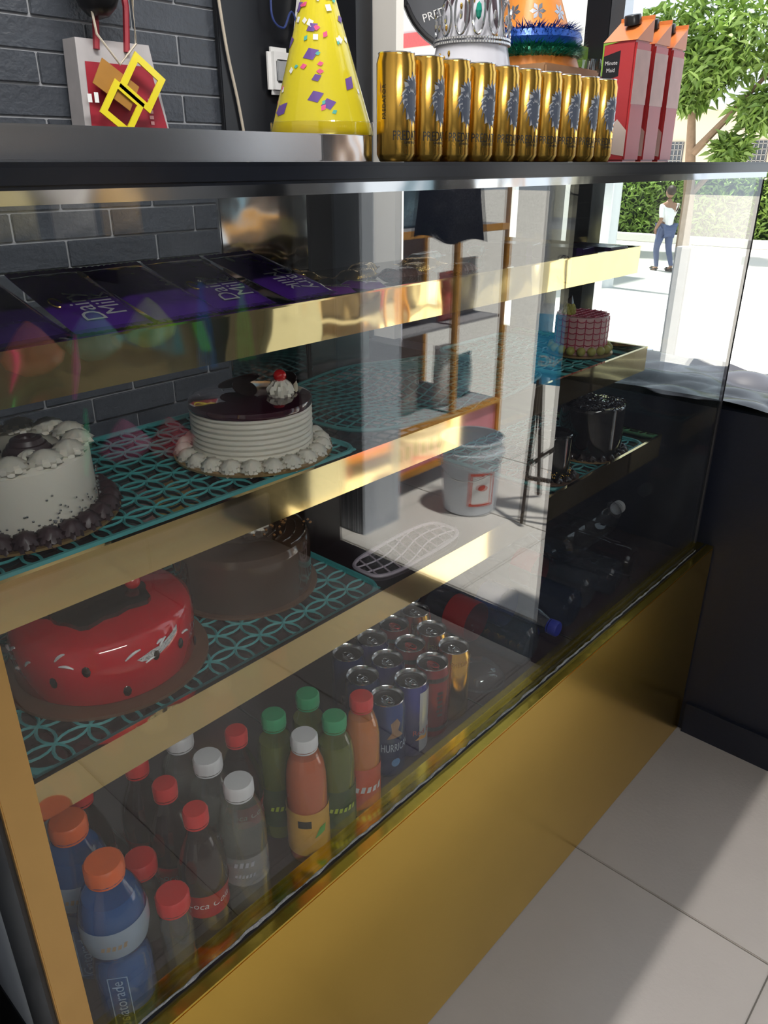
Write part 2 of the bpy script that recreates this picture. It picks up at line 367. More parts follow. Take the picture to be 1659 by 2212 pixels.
pl = thing('utility_pole', 'whitewashed street pole in front of the hedge', 'pole', (14, 7.05, -.8))
MB().lathe([(.15, 0), (.15, .2), (.12, .25), (.10, 6), (0, 6)], 16).build('shaft', white_pl, pl, True)
MB().box(-.04, .04, -.6, .6, 5.3, 5.4).build('cross_arm', bark, pl)
ps = thing('stone_post', 'short grey stone post standing on the sunlit street', 'post', (5.0, 2.0, -.8))
MB().bevbox(-.05, .05, -.05, .05, 0, 1.68, .006).build('shaft', pm('grey stone', (.25, .25, .27), .7), ps)
MB().bevbox(-.07, .07, -.07, .07, 0, .12, .01).build('base', white_wall, ps)
# chest cooler and cone parked beyond the window
cf = thing('chest_cooler', 'pale blue cooler cabinet parked outside the open window', 'cooler', (3.9, 2.02, -.8))
MB().bevbox(-.28, .28, -.26, .26, .10, 1.15, .03).build('body', pm('pale blue enamel', (.34, .43, .55), .4), cf)
MB().bevbox(-.29, .29, -.27, .27, 1.15, 1.21, .015).build('lid', pm('slate lid', (.20, .23, .30), .4), cf)
MB().box(-.284, -.279, -.22, .22, .2, .55).build('yellow_panel', pm('yellow print', (.75, .55, .10), .5), cf)
for sx in (-1, 1):
    for sy in (-1, 1): MB().lathe([(0, 0), (.03, 0), (.03, .10), (0, .10)], 12, T(sx * .22, sy * .2, 0)).build('foot', black_pl, cf)
tc = thing('traffic_cone', 'faded red traffic cone on the street beside the cooler', 'cone', (4.6, 2.15, -.8))
MB().lathe([(.13, .02), (.02, .50), (0, .50)], 20).build('cone', pm('faded red plastic', (.75, .16, .13), .5), tc, True)
MB().bevbox(-.17, .17, -.17, .17, 0, .03, .008).build('base', pm('faded red plastic', (.75, .16, .13), .5), tc)
# passer-by: one skinned body, clothes and hair as children
def person():
    p = thing('person', 'person in a white shirt and blue trousers walking along the street', 'person', (17.0, 7.3, -.8), (0, 0, math.radians(60)))
    V = [(0, 0, .86), (.0, 0, 1.05), (0, 0, 1.30), (0, 0, 1.40), (.02, 0, 1.47), (0, .09, .84), (.12, .09, .45), (.02, .09, .06), (.16, .09, .02), (0, -.09, .84), (-.06, -.09, .46), (-.24, -.09, .10), (-.12, -.09, .03),
         (0, .18, 1.32), (-.10, .22, 1.06), (.02, .24, .86), (0, -.18, 1.32), (.12, -.22, 1.08), (.26, -.22, .93)]
    Ed = [(0, 1), (1, 2), (2, 3), (3, 4), (0, 5), (5, 6), (6, 7), (7, 8), (0, 9), (9, 10), (10, 11), (11, 12), (2, 13), (13, 14), (14, 15), (2, 16), (16, 17), (17, 18)]
    R = [.13, .12, .14, .055, .05, .09, .06, .04, .035, .09, .06, .04, .035, .055, .042, .032, .055, .042, .032]
    def skin(name, idx, mat, grow):
        m = {j: k for k, j in enumerate(idx)}
        me = bpy.data.meshes.new(name); me.from_pydata([V[i] for i in idx], [(m[a], m[b]) for a, b in Ed if a in m and b in m], [])
        o = bpy.data.objects.new(name, me); COL.objects.link(o); o.parent = p
        md = o.modifiers.new('skin', 'SKIN')
        for k, i in enumerate(idx): me.skin_vertices[0].data[k].radius = (R[i] * grow, R[i] * grow)
        me.skin_vertices[0].data[0].use_root = True
        s2 = o.modifiers.new('sub', 'SUBSURF'); s2.levels = s2.render_levels = 2
        me.materials.append(mat); return o
    sk = pm('skin', (.30, .16, .10), .5)
    body = skin('body', list(range(19)), sk, 1.0)
    skin('shirt', [0, 1, 2, 13, 14, 16, 17], pm('white shirt', (.85, .85, .85), .7), 1.14)
    skin('trousers', [0, 5, 6, 7, 9, 10, 11], pm('blue denim', (.06, .09, .20), .8), 1.18)
    h = MB().ball((.02, 0, 1.58), .095, 1.05, .85, 1.2, 16); h.ball((.12, 0, 1.565), .018, 1, .8, 1, 8)
    for sy in (-1, 1): h.ball((.01, sy * .083, 1.57), .022, .7, .4, 1, 8)
    hd_ = h.build('head', sk, p, True)
    for sy in (-1, 1): MB().ball((.105, sy * .033, 1.60), .012, .6, 1, .7, 8).build('eye', black_pl, hd_, True)
    MB().ball((.112, 0, 1.525), .02, .4, 1.1, .35, 8).build('mouth', pm('lips', (.35, .10, .09), .5), hd_, True)
    MB().ball((-.012, 0, 1.615), .103, 1.02, .92, 1.05, 16).build('hair', pm('dark brown hair', (.03, .015, .01), .6), p, True)
    for sy, wv in ((1, V[15]), (-1, V[18])):
        d = MB().ball(wv, .035, .9, .5, 1.3, 10)
        for k in range(4): d.tube([(wv[0] - .024 + k * .016, wv[1], wv[2] - .03), (wv[0] - .026 + k * .018, wv[1], wv[2] - .08), (wv[0] - .02 + k * .018, wv[1] - .008, wv[2] - (.105 if k in (1, 2) else .095))], .009, 6)
        d.tube([(wv[0] + .028, wv[1], wv[2] - .005), (wv[0] + .05, wv[1], wv[2] - .04), (wv[0] + .05, wv[1], wv[2] - .062)], .010, 6)
        d.build('hand', sk, p, True)
    for fx, sy in ((.10, 1), (-.18, -1)): MB().bevbox(fx - .12, fx + .14, sy * .09 - .045, sy * .09 + .045, .0, .08, .03).build('shoe', black_pl, p, True)
person()

# ================================================================== DISPLAY CASE
YG, X0, X1, YK = .535, .160, 1.660, 1.10
case = thing('display_case', 'long brass-fronted glass cake display counter with three shelves', 'display case', (.93, .82, 0))
def cp(mb, name, mat, smooth=False, parent=None): return mb.build(name, mat, parent or case, smooth, world=True)
cp(MB().bevbox(.132, XW - .004, .511, .520, .004, .533, .0015), 'base_panel', brass_panel)
cp(MB().box(.132, XW - .004, .511, .560, .5335, .5365), 'brass_ledge', brass_ledge)
cp(MB().box(.132, XW - .004, .521, 1.12, .004, .490), 'base_cabinet', black_paint)
cp(MB().box(.165, XW - .006, .561, 1.09, .492, .505), 'inner_floor', pm('dark reflective base', (.055, .035, .04), .10, var=.2, scale=20, spec=.6))
for xs in (.335, .62, .905, 1.19): cp(MB().box(xs - .0015, xs + .0015, .565, 1.085, .505, .5062), 'floor_joint', black_pl)
cp(MB().bevbox(.132, .160, .524, .560, .5366, 1.336, .001), 'corner_post', pm('satin brass post', (.80, .52, .20), .38, 1, var=.10, scale=14))
cp(MB().box(.128, .133, .530, .60, .004, 1.336), 'post_seal', black_pl)
cp(MB().box(X0, X1, YG, YG + .006, .5366, 1.334), 'front_glass', glass_front)
cp(MB().box(X1 - .006, X1, YG + .007, YK, .5066, 1.334), 'side_glass', glass_side)
sp_ = cp(MB().box(.1335, .139, YG + .027, YK, .006, 1.334), 'side_panel', pm('pale blue laminate', (.60, .65, .72), .3, var=.08))
for z in (.40, .80): cp(MB().box(.1325, .1336, YG + .027, YK, z - .003, z + .003), 'panel_joint', black_pl, parent=sp_)
cp(MB().bevbox(.06, 1.86, .505, 1.16, 1.344, 1.360, .003), 'counter_top', black_stone)
rg = random.Random(5)
pts = [(X0 + i * .0125, YG - .003 + rg.uniform(-.0015, .001), .539 + rg.uniform(-.0005, .0015)) for i in range(121)]
cp(MB().tube(pts, [rg.uniform(.0013, .0028) for _ in pts], 7), 'silicone_bead', pm('whitish silicone', (.30, .31, .32), .5, var=.3, scale=90, bump=.5, bscale=200), True)
cp(MB().box(X0, XW - .01, YG - .0085, YG - .0045, .5366, .5405), 'black_gasket', black_pl)
cp(MB().tube([(X1 - .002, YG + .003, .56), (X1 - .002, YG + .003, 1.33)], .0045, 8), 'corner_joint', pm('dark joint', (.02, .02, .025), .3), True)
cp(MB().box(.14, XW - .01, YK - .02, YK, 1.312, 1.343), 'back_top_rail', steel_mirror)
cp(MB().box(X0, X1, YG - .003, YG + .012, 1.3342, 1.3438), 'glass_channel', steel_mirror)
cp(MB().box(.14, XW - .01, YK - .02, YK, .506, .64), 'back_sill', black_paint)
for xa in (.14, X1 - .03): cp(MB().box(xa, xa + .028, YK - .02, YK, .64, 1.312), 'back_post', steel)
d1 = cp(MB().bevbox(.80, .99, YK - .016, YK - .006, .64, 1.310, .002), 'sliding_door', steel_mirror)
d2 = cp(MB().bevbox(.996, 1.16, YK - .006, YK + .004, .64, 1.12, .002), 'sliding_door', steel)
for xs in (.83, .90, .97): cp(MB().ball((xs, YK - .022, 1.322), .005, 1, .5, 1, 8), 'screw', black_pl, True)
cp(MB().bevbox(.976, .984, YK - .021, YK - .016, .9, 1.05, .002), 'door_pull', black_pl, parent=d1)
SH = [(.735, 1.200, .052), (.690, .998, .050), (.630, .813, .048)]     # front y, rim height, band height
for i, (yf, zr, bh) in enumerate(SH):
    st = cp(MB().box(.165, 1.597, yf + .003, YK - .03, zr - .030, zr - .020), 'shelf', dark_board)
    n = 60
    bandm = brass_wavy if i == 0 else brass_mirror
    cp(MB().box(.163, 1.60, yf, yf + .003, zr - bh, zr), 'front_band', bandm, parent=st)
    cp(MB().box(.163, 1.60, yf - .0006, yf + .006, zr - .0012, zr + .0012), 'rim', brass_mirror, parent=st)
    cp(MB().box(1.597, 1.60, yf + .003, YK - .03, zr - bh, zr), 'end_band', brass_mirror, parent=st)
    cp(MB().box(1.594, 1.603, yf, YK - .03, zr - .001, zr + .0015), 'rim', brass_mirror, parent=st)
    for xb in (.20, 1.56): cp(MB().box(xb - .01, xb + .01, YK - .03, YK - .016, zr - .045, zr - .02), 'bracket', steel, parent=st)
    cp(MB().bevbox(.178, .20, yf + .012, yf + .035, zr - .0195, zr - .016, .001), 'corner_plate', steel_mirror, parent=st)
    cp(MB().ball((.189, yf + .023, zr - .0155), .003, 1, 1, .6, 8), 'screw', steel_mirror, True, parent=st)
ZS = [zr - .020 for _, zr, _ in SH]; ZF = .5065

# ================================================================== ON THE COUNTER TOP
ZT = 1.3602
ORD = ['first', 'second', 'third', 'fourth', 'fifth', 'sixth', 'seventh', 'eighth', 'ninth', 'tenth', 'eleventh', 'twelfth']
gold_can = pm('gold can metal', (0.88, 0.52, 0.10), 0.20, 1, var=.05)
gold_deep = pm('deep gold print', (0.50, 0.27, 0.05), 0.28, .9, var=.05)
ink = pm('black ink', (0.015, 0.015, 0.018), 0.35)
ink_grey = pm('blue grey ink', (0.10, 0.12, 0.17), 0.4)
ink_silver = pm('silver ink', (0.72, 0.74, 0.78), 0.3, .5)
CAN_R, CAN_H = .0275, .135
def can_body(R=CAN_R, H=CAN_H):
    return [(0, .003), (R * .72, .003), (R * .80, 0), (R * .86, .001), (R, .010), (R, H - .012), (R * .90, H - .003), (R * .90, H - .001), (R * .905, H)]
def can_parts(t, mat, tabmat=None, R=CAN_R, H=CAN_H):
    b = MB().lathe(can_body(R, H), 36).build('body', mat, t, True)
    MB().lathe([(R * .72, H - .006), (R * .82, H - .0055), (R * .87, H - .001), (R * .91, H + .0005), (R * .93, H - .001)], 36).add([(R * .72 * math.cos(a), R * .72 * math.sin(a), H - .006) for a in [2 * PI * i / 36 for i in range(36)]], [tuple(range(36))]).build('lid', silver, t, True)
    tb = MB().tube([(.0105 * math.cos(a) * .55 - .002, .0105 * math.sin(a) - .003, H - .0035) for a in [2 * PI * i / 18 for i in range(18)]], .0013, 6, True)
    tb.bevbox(-.0055, .0015, -.002, .007, H - .0045, H - .003, .0005)
    tb.build('pull_tab', tabmat or silver, t, True)
    return b
# lion emblem: spiky mane of dark tongues over a silver shape
sil = [(x * .95, y * 1.25) for x, y in [(-.016, -.004), (-.0175, .006), (-.013, .010), (-.0145, .017), (-.009, .016), (-.008, .023), (-.003, .020), (.002, .027), (.004, .021), (.011, .025), (.011, .018), (.018, .017), (.015, .010), (.019, .004), (.015, -.001), (.017, -.010), (.011, -.012), (.011, -.021), (.004, -.018), (.001, -.027), (-.003, -.018), (-.010, -.020), (-.009, -.012)]]
def emblem(par, R=CAN_R, zc=.078):
    m1 = MB(); patch(m1, sil, cyl_map(R + .00022, zc), 12); m1.build('silver_emblem', ink_silver, par)
    m2 = MB(); rg = random.Random(2)
    for k in range(15):
        a = math.radians(20 + k * 21); r0 = .008 + .004 * rg.random(); r1 = .028 + .009 * rg.random(); tw = .5
        p0 = (r0 * math.cos(a) * .55, r0 * math.sin(a)); p2 = (r1 * math.cos(a + tw) * .62, r1 * math.sin(a + tw))
        pm_ = ((r0 + r1) / 2 * math.cos(a + .1) * .58, (r0 + r1) / 2 * math.sin(a + .1)); n = (-math.sin(a), math.cos(a)); wd = .0036
        patch(m2, [p0, (pm_[0] - n[0] * wd, pm_[1] - n[1] * wd), p2, (pm_[0] + n[0] * wd, pm_[1] + n[1] * wd)], cyl_map(R + .00042, zc), 3)
    patch(m2, [(-.009, .006), (-.001, .010), (.008, .006), (.009, -.006), (.003, -.015), (-.005, -.013), (-.009, -.003)], cyl_map(R + .00042, zc), 4)
    tag(m2.build('dark_mane', ink_grey, par), kind='stuff')
pc = thing('energy_drink_can', 'golden energy drink can', 'can', (0, 0, 0), group='golden cans lined up on the counter top')
b = can_parts(pc, gold_can); emblem(pc)
tx = MB(); lettering(tx, 'PREDATOR', .0165, cyl_map(CAN_R + .0003, .033, sx=.72, sy=1.05)); tag(tx.build('can_lettering', ink, pc), kind='stuff')
tx = MB(); lettering(tx, 'ENERGY', .0048, cyl_map(CAN_R + .0003, .0245, sx=1.5)); tag(tx.build('can_lettering', ink, pc), kind='stuff')
st_ = MB()
for k in range(9): patch(st_, [(-.012 + k * .003, .010), (-.0112 + k * .003, .010), (-.0112 + k * .003, .020), (-.012 + k * .003, .020)], cyl_map(CAN_R + .0002, 0), 1)
tag(st_.build('pin_stripes', gold_deep, pc), kind='stuff')
tx = MB(); lettering(tx, 'PREDATOR', .0085, lambda x, y: cyl_map(CAN_R + .0003, .075, a0=-PI / 2 - 1.55)(-y, x)); tag(tx.build('side_lettering', ink, pc), kind='stuff')
for i in range(10):
    lab = 'golden energy drink can on the counter top, ' + ('nearest to the yellow party hat' if i == 0 else 'farthest right, touching the juice cartons' if i == 9 else ORD[i] + ' from the yellow party hat')
    L = (.912 + i * .0597, .806 - i * .003, ZT)
    if i == 0: pc.location = L; pc['label'] = lab; pc.rotation_euler.z = .05
    else: dup(pc, L, (0, 0, [.05, .1, .02, -.12, .0, -.18, -.1, -.15, -.05, -.2][i]), lab)
# juice cartons
def carton(i, x, y, rz):
    lab = ['red juice carton with black cap beside the golden cans', 'middle red juice carton with black cap', 'outermost red juice carton with black cap beside the street view'][i]
    t = thing('juice_carton', lab, 'carton', (x, y, ZT), (0, 0, rz), 'juice cartons on the counter top')
    W, D, H = .070, .058, .205
    red = pm('carton red', (.50, .045, .05), .3, var=.15, scale=14, coat=.3); org = pm('carton orange', (.75, .22, .06), .3, var=.2, scale=20, coat=.3)
    MB().bevbox(-W / 2, W / 2, -D / 2, D / 2, 0, H, .004).build('body', red, t, True)
    mb = MB().add([(-W / 2, -D / 2, H), (W / 2, -D / 2, H), (W / 2, D / 2, H), (-W / 2, D / 2, H), (-W / 2, D / 2 - .002, H + .038), (W / 2, D / 2 - .002, H + .038)], [(0, 1, 5, 4), (2, 3, 4, 5), (1, 2, 5), (3, 0, 4), (0, 3, 2, 1)])
    mb.build('sloped_top', org, t)
    MB().box(-W / 2, W / 2, D / 2 - .003, D / 2 - .001, H + .036, H + .044).build('top_seam', org, t)
    c = T(0, .010, H + .030, math.radians(14))
    MB().lathe([(.015, 0), (.015, .014), (.0135, .016), (0, .016)], 28, c, lambda a, z, r: 1 + .03 * (math.sin(a * 20) > 0)).build('cap', black_pl, t, True)
    F = T(0, -D / 2 - .0004, 0, PI / 2)
    MB().add([F @ Vector(p) for p in [(-.031, .14, 0), (.004, .148, 0), (.004, .190, 0), (-.031, .182, 0)]], [(0, 1, 2, 3)]).build('brand_panel', ink, t)
    tx = MB(); FF = T(-.0135, -D / 2 - .0008, 0, PI / 2)
    lettering(tx, 'Minute', .0095, flat_map(FF @ Matrix.Translation((0, .170, 0)))); lettering(tx, 'Maid', .0095, flat_map(FF @ Matrix.Translation((0, .158, 0)))); tag(tx.build('brand_lettering', white_pl, t), kind='stuff')
    MB().add([F @ Vector(p) for p in [(-.034, .02, 0), (.034, .01, 0), (.034, .055, 0), (.012, .075, 0), (-.012, .05, 0), (-.034, .06, 0)]], [(0, 1, 2, 3, 4, 5)]).build('cream_swirl', pm('carton cream', (.75, .62, .55), .35), t)
    MB().add([F @ Vector(p) for p in [(-.034, .15, 0), (-.031, .15, 0), (-.031, .20, 0), (.0, .204, 0), (-.034, .204, 0)]], [(0, 1, 2, 3, 4)]).build('green_corner', pm('carton green', (.25, .45, .06), .35), t)
    S = T(W / 2 + .0004, 0, 0, PI / 2, 0, PI / 2)
    MB().add([S @ Vector(p) for p in [(-.027, .10, 0), (.027, .10, 0), (.027, .19, 0), (-.027, .19, 0)]], [(0, 1, 2, 3)]).build('side_panel', pm('carton lit rose', (.60, .36, .33), .35, var=.3, scale=25), t)  # pale side panel with the window light put into its pink colour
for i, (x, rz) in enumerate(((1.560, -1.63), (1.637, -1.60), (1.714, -1.58))): carton(i, x, .795, rz)
# steel tray on the counter, with the yellow hat
ty = thing('steel_tray', 'long stainless steel tray edge lying on the counter top', 'tray', (.45, .95, ZT))
MB().bevbox(-.50, .425, -.13, .13, 0, .034, .002).build('body', steel, ty)
MB().box(.33, .425, -.1312, -.1302, .001, .033).build('end_plate', steel_mirror, ty)
def hat(name, lab, x, y, z, R, H, mat, tilt=0.0):
    t = thing(name, lab, 'party hat', (x, y, z), (0, tilt, 0))
    MB().lathe([(R, 0), (R * .995, .004), (.004, H), (0, H)], 48).build('cone', mat, t, True)
    return t
yel = pm('yellow card', (.78, .66, .03), .22, var=.04, coat=.6)
h1 = hat('party_hat', 'yellow cone party hat with coloured confetti standing on the steel tray', .862, .905, ZT + .0345, .074, .235, yel)
MB().lathe([(.0745, 0), (.075, .001), (.0745, .016), (.0735, .017)], 48).build('clear_band', clear('yellowish film', (.9, .85, .5), .12, .05), h1, True)
rg = random.Random(21)
cols = [pm('confetti purple', (.14, .07, .30), .4), pm('confetti white', (.85, .85, .8), .4), pm('confetti pink', (.75, .10, .25), .4), pm('confetti teal', (.10, .45, .38), .4)]
for ci, cm in enumerate(cols):
    mb = MB()
    for k in range(16):
        a = -PI * .78 + rg.uniform(-1.6, 1.6); u = rg.uniform(.10, .92); s = [.0072, .0052, .0034, .003][ci] * rg.uniform(.7, 1.15)
        def fn(x, y, a=a, u=u):
            uu = u + y / .245; r = .0750 - .0696 * uu; aa = a + x / max(r, .01)
            return (r * math.cos(aa), r * math.sin(aa), uu * .235 + .0005)
        rot = rg.uniform(0, 1); sq = 1.0 if ci == 1 else 1.5
        patch(mb, [(s * math.cos(rot + q * PI / 2) * (1 if q % 2 else sq), s * math.sin(rot + q * PI / 2) * (1 if q % 2 else sq)) for q in range(4)], fn, 2)
    tag(mb.build('confetti_print', cm, h1), kind='stuff')
# white hat with chocolate drips carrying a silver tiara
h2 = hat('party_hat', 'white cone party hat with brown drips behind the golden cans', 1.283, .955, ZT, .105, .45, pm('white card', (.72, .72, .80), .25, var=.05, coat=.5))
dr = MB(); rg = random.Random(9)
for k in range(9):
    a = -PI * .75 + (k - 4) * .32; l = rg.uniform(.03, .10)
    def fn(x, y, a=a):
        r = .1062 - .101 * y / .45; aa = a + x / r; return (r * math.cos(aa), r * math.sin(aa), y)
    z1 = .36; patch(dr, [(-.013, z1), (-.008, z1 - l * .6), (-.005, z1 - l - .05), (0, z1 - l - .062), (.005, z1 - l - .05), (.008, z1 - l * .6), (.013, z1)], fn, 4)
tag(dr.build('drip_print', pm('brown print', (.06, .035, .045), .35), h2), kind='stuff')
sp = MB()
for k in range(12):
    a = -PI * .75 + rg.uniform(-1.3, 1.3); z = rg.uniform(.12, .30); r = .1062 - .101 * z / .45
    sp.ball((r * math.cos(a), r * math.sin(a), z), .006, .4, .4, .9, 8)
tag(sp.build('gold_spots', gold_can, h2, True), kind='stuff')
ti = thing('tiara', 'silver beaded tiara with a green gem on the white party hat', 'tiara', (1.283, .955, ZT + .188))
sil_m = pm('bright silver plastic', (.80, .81, .84), .18, .9)
def arc(a0, a1, r, z, n): return [(r * math.cos(a0 + (a1 - a0) * i / n), r * math.sin(a0 + (a1 - a0) * i / n), z) for i in range(n + 1)]
bd_ = MB()
for rr, z in ((.066, 0), (.066, .006)):
    for p in arc(-PI * 1.3, -PI * .2, rr, z, 46): bd_.ball(p, .0030, n=6)
tag(bd_.build('bead_band', sil_m, ti, True), kind='stuff')
for k in range(7):
    a = -PI * .75 + (k - 3) * .45; hh = .075 - .011 * abs(k - 3); sc_ = MB()
    sc_.tube([(.066 * math.cos(a + .17 * math.sin(q)), .066 * math.sin(a + .17 * math.sin(q)), .010 + hh * (1 - math.cos(q)) / 2) for q in [2 * PI * i / 20 for i in range(20)]], .0021, 6, True)
    s_ = sc_.build('scroll', sil_m, ti, True)
    MB().ball((.067 * math.cos(a), .067 * math.sin(a), .010 + hh * .45), .009 if k == 3 else .005, .6, .6, 1.5, 8).build('gem', pm('green gem', (.02, .30, .22), .08) if k == 3 else sil_m, s_)
# orange hat with blue and green tinsel
gb = tag(MB().bevbox(1.445, 1.655, .90, 1.12, ZT, ZT + .172, .004).build('gift_box', pm('kraft card', (.36, .20, .10), .6)), 'low brown card box under the orange party hat', 'box')
h3 = hat('party_hat', 'orange cone party hat with a blue and green tinsel rim', 1.555, 1.005, ZT + .1725, .098, .25, pm('orange card', (.78, .28, .05), .35, var=.05))
for nm, mt, z0, z1, r0 in (('blue_tinsel', pm('blue tinsel', (.02, .09, .42), .3, .3), .030, .070, .084), ('green_tinsel', pm('green tinsel', (.02, .26, .16), .3, .3), .016, .036, .092)):
    MB().tube([(r0 * math.cos(a), r0 * math.sin(a), (z0 + z1) / 2) for a in [2 * PI * i / 60 for i in range(60)]], (z1 - z0) * .42, 8, True).build(nm + '_core', mt, h3, True)
    f = MB(); rg = random.Random(4)
    for k in range(2200):
        a = rg.uniform(0, 2 * PI); z = rg.uniform(z0, z1); l = rg.uniform(.012, .030); d = Vector((math.cos(a + rg.uniform(-.6, .6)), math.sin(a + rg.uniform(-.6, .6)), rg.uniform(-.12, .6))).normalized() * l
        p = Vector((r0 * math.cos(a), r0 * math.sin(a), z)); q = Vector((-math.sin(a), math.cos(a), 0)) * .0018
        f.add([p - q, p + q, p + d], [(0, 1, 2)])
    tag(f.build(nm, mt, h3), kind='stuff')
sf = MB()
for k in range(9):
    a0 = -PI * .78 + (k % 3 - 1) * .8; z0 = .095 + .050 * (k // 3)
    for q in range(6):
        def fn(x, y, a=a0, z=z0):
            zz = z + y; r = .0992 - .094 * zz / .25; aa = a + x / max(r, .01); return (r * math.cos(aa), r * math.sin(aa), zz)
        c, s = math.cos(q * PI / 3), math.sin(q * PI / 3); L, W_ = .016, .004
        patch(sf, [(0, 0), (L * .6 * c - W_ * s, L * .6 * s + W_ * c), (L * c, L * s), (L * .6 * c + W_ * s, L * .6 * s - W_ * c)], fn, 1)
tag(sf.build('snowflake_print', pm('silver foil', (.45, .48, .55), .2, .9), h3), kind='stuff')
# upright gift box behind, cellophane
g2 = thing('gift_box', 'orange and green printed box behind the juice cartons', 'box', (1.80, 1.085, ZT), (0, 0, .05))
MB().bevbox(-.07, .07, -.04, .04, 0, .245, .003).build('body', pm('orange print', (.55, .20, .09), .4, var=.3, scale=20), g2)
MB().box(-.074, .074, -.0415, -.0405, .20, .243).build('green_flap', pm('green print', (.22, .42, .07), .4), g2)
rgp = random.Random(14)
def wrap_bag(u, v):
    a = 2 * PI * u; r = .055 * (1 - .55 * v) * (1 + .18 * math.sin(a * 7 + v * 9)); return (r * math.cos(a), r * math.sin(a) * .8, .20 * v + .001)
wbg = thing('cellophane_bag', 'crumpled clear cellophane bag beside the orange party hat', 'bag', (1.725, .955, ZT))
MB().grid(wrap_bag, 48, 10).build('film', cello, wbg)
MB().ball((0, 0, .09), .026, 1, .8, 2.2, 10).build('twisted_filling', pm('pink grey paper', (.50, .38, .38), .5, var=.4, scale=60), wbg, True)
# round sign hanging in the window
rs = thing('round_sign', 'round black-rimmed drink sign hanging in the window', 'sign', (2.12, 1.602, 1.848), (0, 0, math.radians(38)))
Rx = T(0, 0, 0, 0, -PI / 2, 0)
MB().lathe([(0, 0), (.185, 0), (.185, .006), (0, .006)], 48, Rx).build('disc', pm('charcoal print', (.06, .065, .08), .35, var=.4, scale=9), rs, True)
MB().tube([(-.004, .19 * math.cos(a), .19 * math.sin(a)) for a in [2 * PI * i / 48 for i in range(48)]], .010, 8, True).build('rim', black_pl, rs, True)
FM = T(-.008, 0, 0, PI / 2, 0, -PI / 2)
tx = MB(); lettering(tx, 'PREDATOR', .030, flat_map(FM @ Matrix.Translation((-.055, -.085, 0)) @ Matrix.Rotation(.3, 4, 'Z'))); lettering(tx, 'ENERGY', .022, flat_map(FM @ Matrix.Translation((-.040, -.118, 0)) @ Matrix.Rotation(.3, 4, 'Z')))
tag(tx.build('sign_lettering', white_pl, rs), kind='stuff')
MB().add([FM @ Vector(p) for p in [(.03, .0, .001), (.09, .02, .001), (.09, .16, .001), (.03, .14, .001)]], [(0, 1, 2, 3)]).build('can_picture', gold_deep, rs)
MB().tube([(0, 0, .19), (.01, 0, .49)], .002, 6).build('cord', black_pl, rs)

# ================================================================== BACK WALL ITEMS
bp_ = thing('wall_panel', 'tall black board on the brick wall beside the hanging cord', 'panel', (1.585, YB - .022, .0), kind=None)
MB().bevbox(-.16, .16, -.005, .012, .70, 2.6, .003).build('board', black_paint, bp_)
so = thing('switch_box', 'white plastic switch box on the black wall board', 'switch', (1.61, YB - .028, 1.53))
MB().bevbox(-.04, .04, -.03, 0, 0, .115, .012).build('housing', white_pl, so, True)
MB().bevbox(-.022, .022, -.036, -.028, .03, .085, .004).build('rocker', pm('grey switch', (.35, .36, .38), .4), so, True)
s2 = thing('socket_block', 'white extension socket high on the black wall board', 'socket', (1.70, YB - .03, 1.66), (0, .2, 0))
MB().bevbox(-.03, .03, -.03, 0, 0, .20, .008).build('housing', white_pl, s2, True)
for z in (.04, .10, .16): MB().lathe([(0, 0), (.018, 0), (.018, .003), (0, .003)], 16, T(0, -.031, z, PI / 2)).build('outlet', pm('grey switch', (.35, .36, .38), .4), s2)
def cord(name, lab, pts, r, mat):
    P = [Vector(p) for p in pts]; out = []
    for i in range(len(P) - 1):
        a, b, c, d = P[max(i - 1, 0)], P[i], P[i + 1], P[min(i + 2, len(P) - 1)]
        for k in range(8):
            t = k / 8; out.append(.5 * ((2 * b) + (c - a) * t + (2 * a - 5 * b + 4 * c - d) * t * t + (3 * b - a - 3 * c + d) * t ** 3))
    out.append(P[-1]); return tag(MB().tube(out, r, 8).build(name, mat, None, True), lab, 'cord')
cord('power_cord', 'thin pale cord hanging straight down the brick wall', [(1.40, 1.868, 2.3), (1.415, 1.866, 1.9), (1.44, 1.866, 1.65), (1.47, 1.866, 1.5), (1.49, 1.866, 1.36), (1.495, 1.866, 1.2)], .004, pm('beige cord', (.50, .44, .36), .6))
cord('power_cord', 'looping blue cord beside the white socket block', [(1.60, 1.85, 1.85), (1.58, 1.84, 1.72), (1.62, 1.84, 1.69), (1.66, 1.845, 1.73), (1.69, 1.83, 1.62), (1.72, 1.83, 1.55)], .003, pm('blue cord', (.03, .05, .18), .4))
bag = thing('tote_bag', 'red and white paper gift bag with red handles hanging on the brick wall', 'bag', (1.095, YB - .05, 1.41))
bag.scale = (.84, 1, 1)
bw = pm('white bag paper', (.42, .40, .41), .5); br = pm('red bag paper', (.30, .015, .03), .45, var=.1)
bb = MB().add([(-.125, -.03, 0), (.145, -.03, 0), (.105, -.025, .20), (-.115, -.025, .20), (-.125, .03, 0), (.145, .03, 0), (.105, .03, .20), (-.115, .03, .20)], [(0, 1, 2, 3), (4, 7, 6, 5), (0, 4, 5, 1), (0, 3, 7, 4), (1, 5, 6, 2)])
bb.build('body', bw, bag)
MB().add([(-.107, -.0315, 0), (.141, -.0315, 0), (.100, -.0275, .155), (-.097, -.0275, .155)], [(0, 1, 2, 3)]).build('red_front', br, bag)
for sx in (-.06, .03):
    MB().tube([(sx, -.03, .18), (sx + .012, -.032, .27), (sx + .02, -.01, .36)], .008, 6).build('handle', br, bag, True)
tx = MB(); lettering(tx, '~5', .022, lambda x, y: (.085 - y * .9, -.0325, .06 + x)); tag(tx.build('bag_lettering', pm('pink ink', (.6, .3, .3), .5), bag), kind='stuff')
pg = thing('paper_glasses', 'yellow card party glasses dangling in front of the red bag', 'party glasses', (1.075, YB - .115, 1.415))
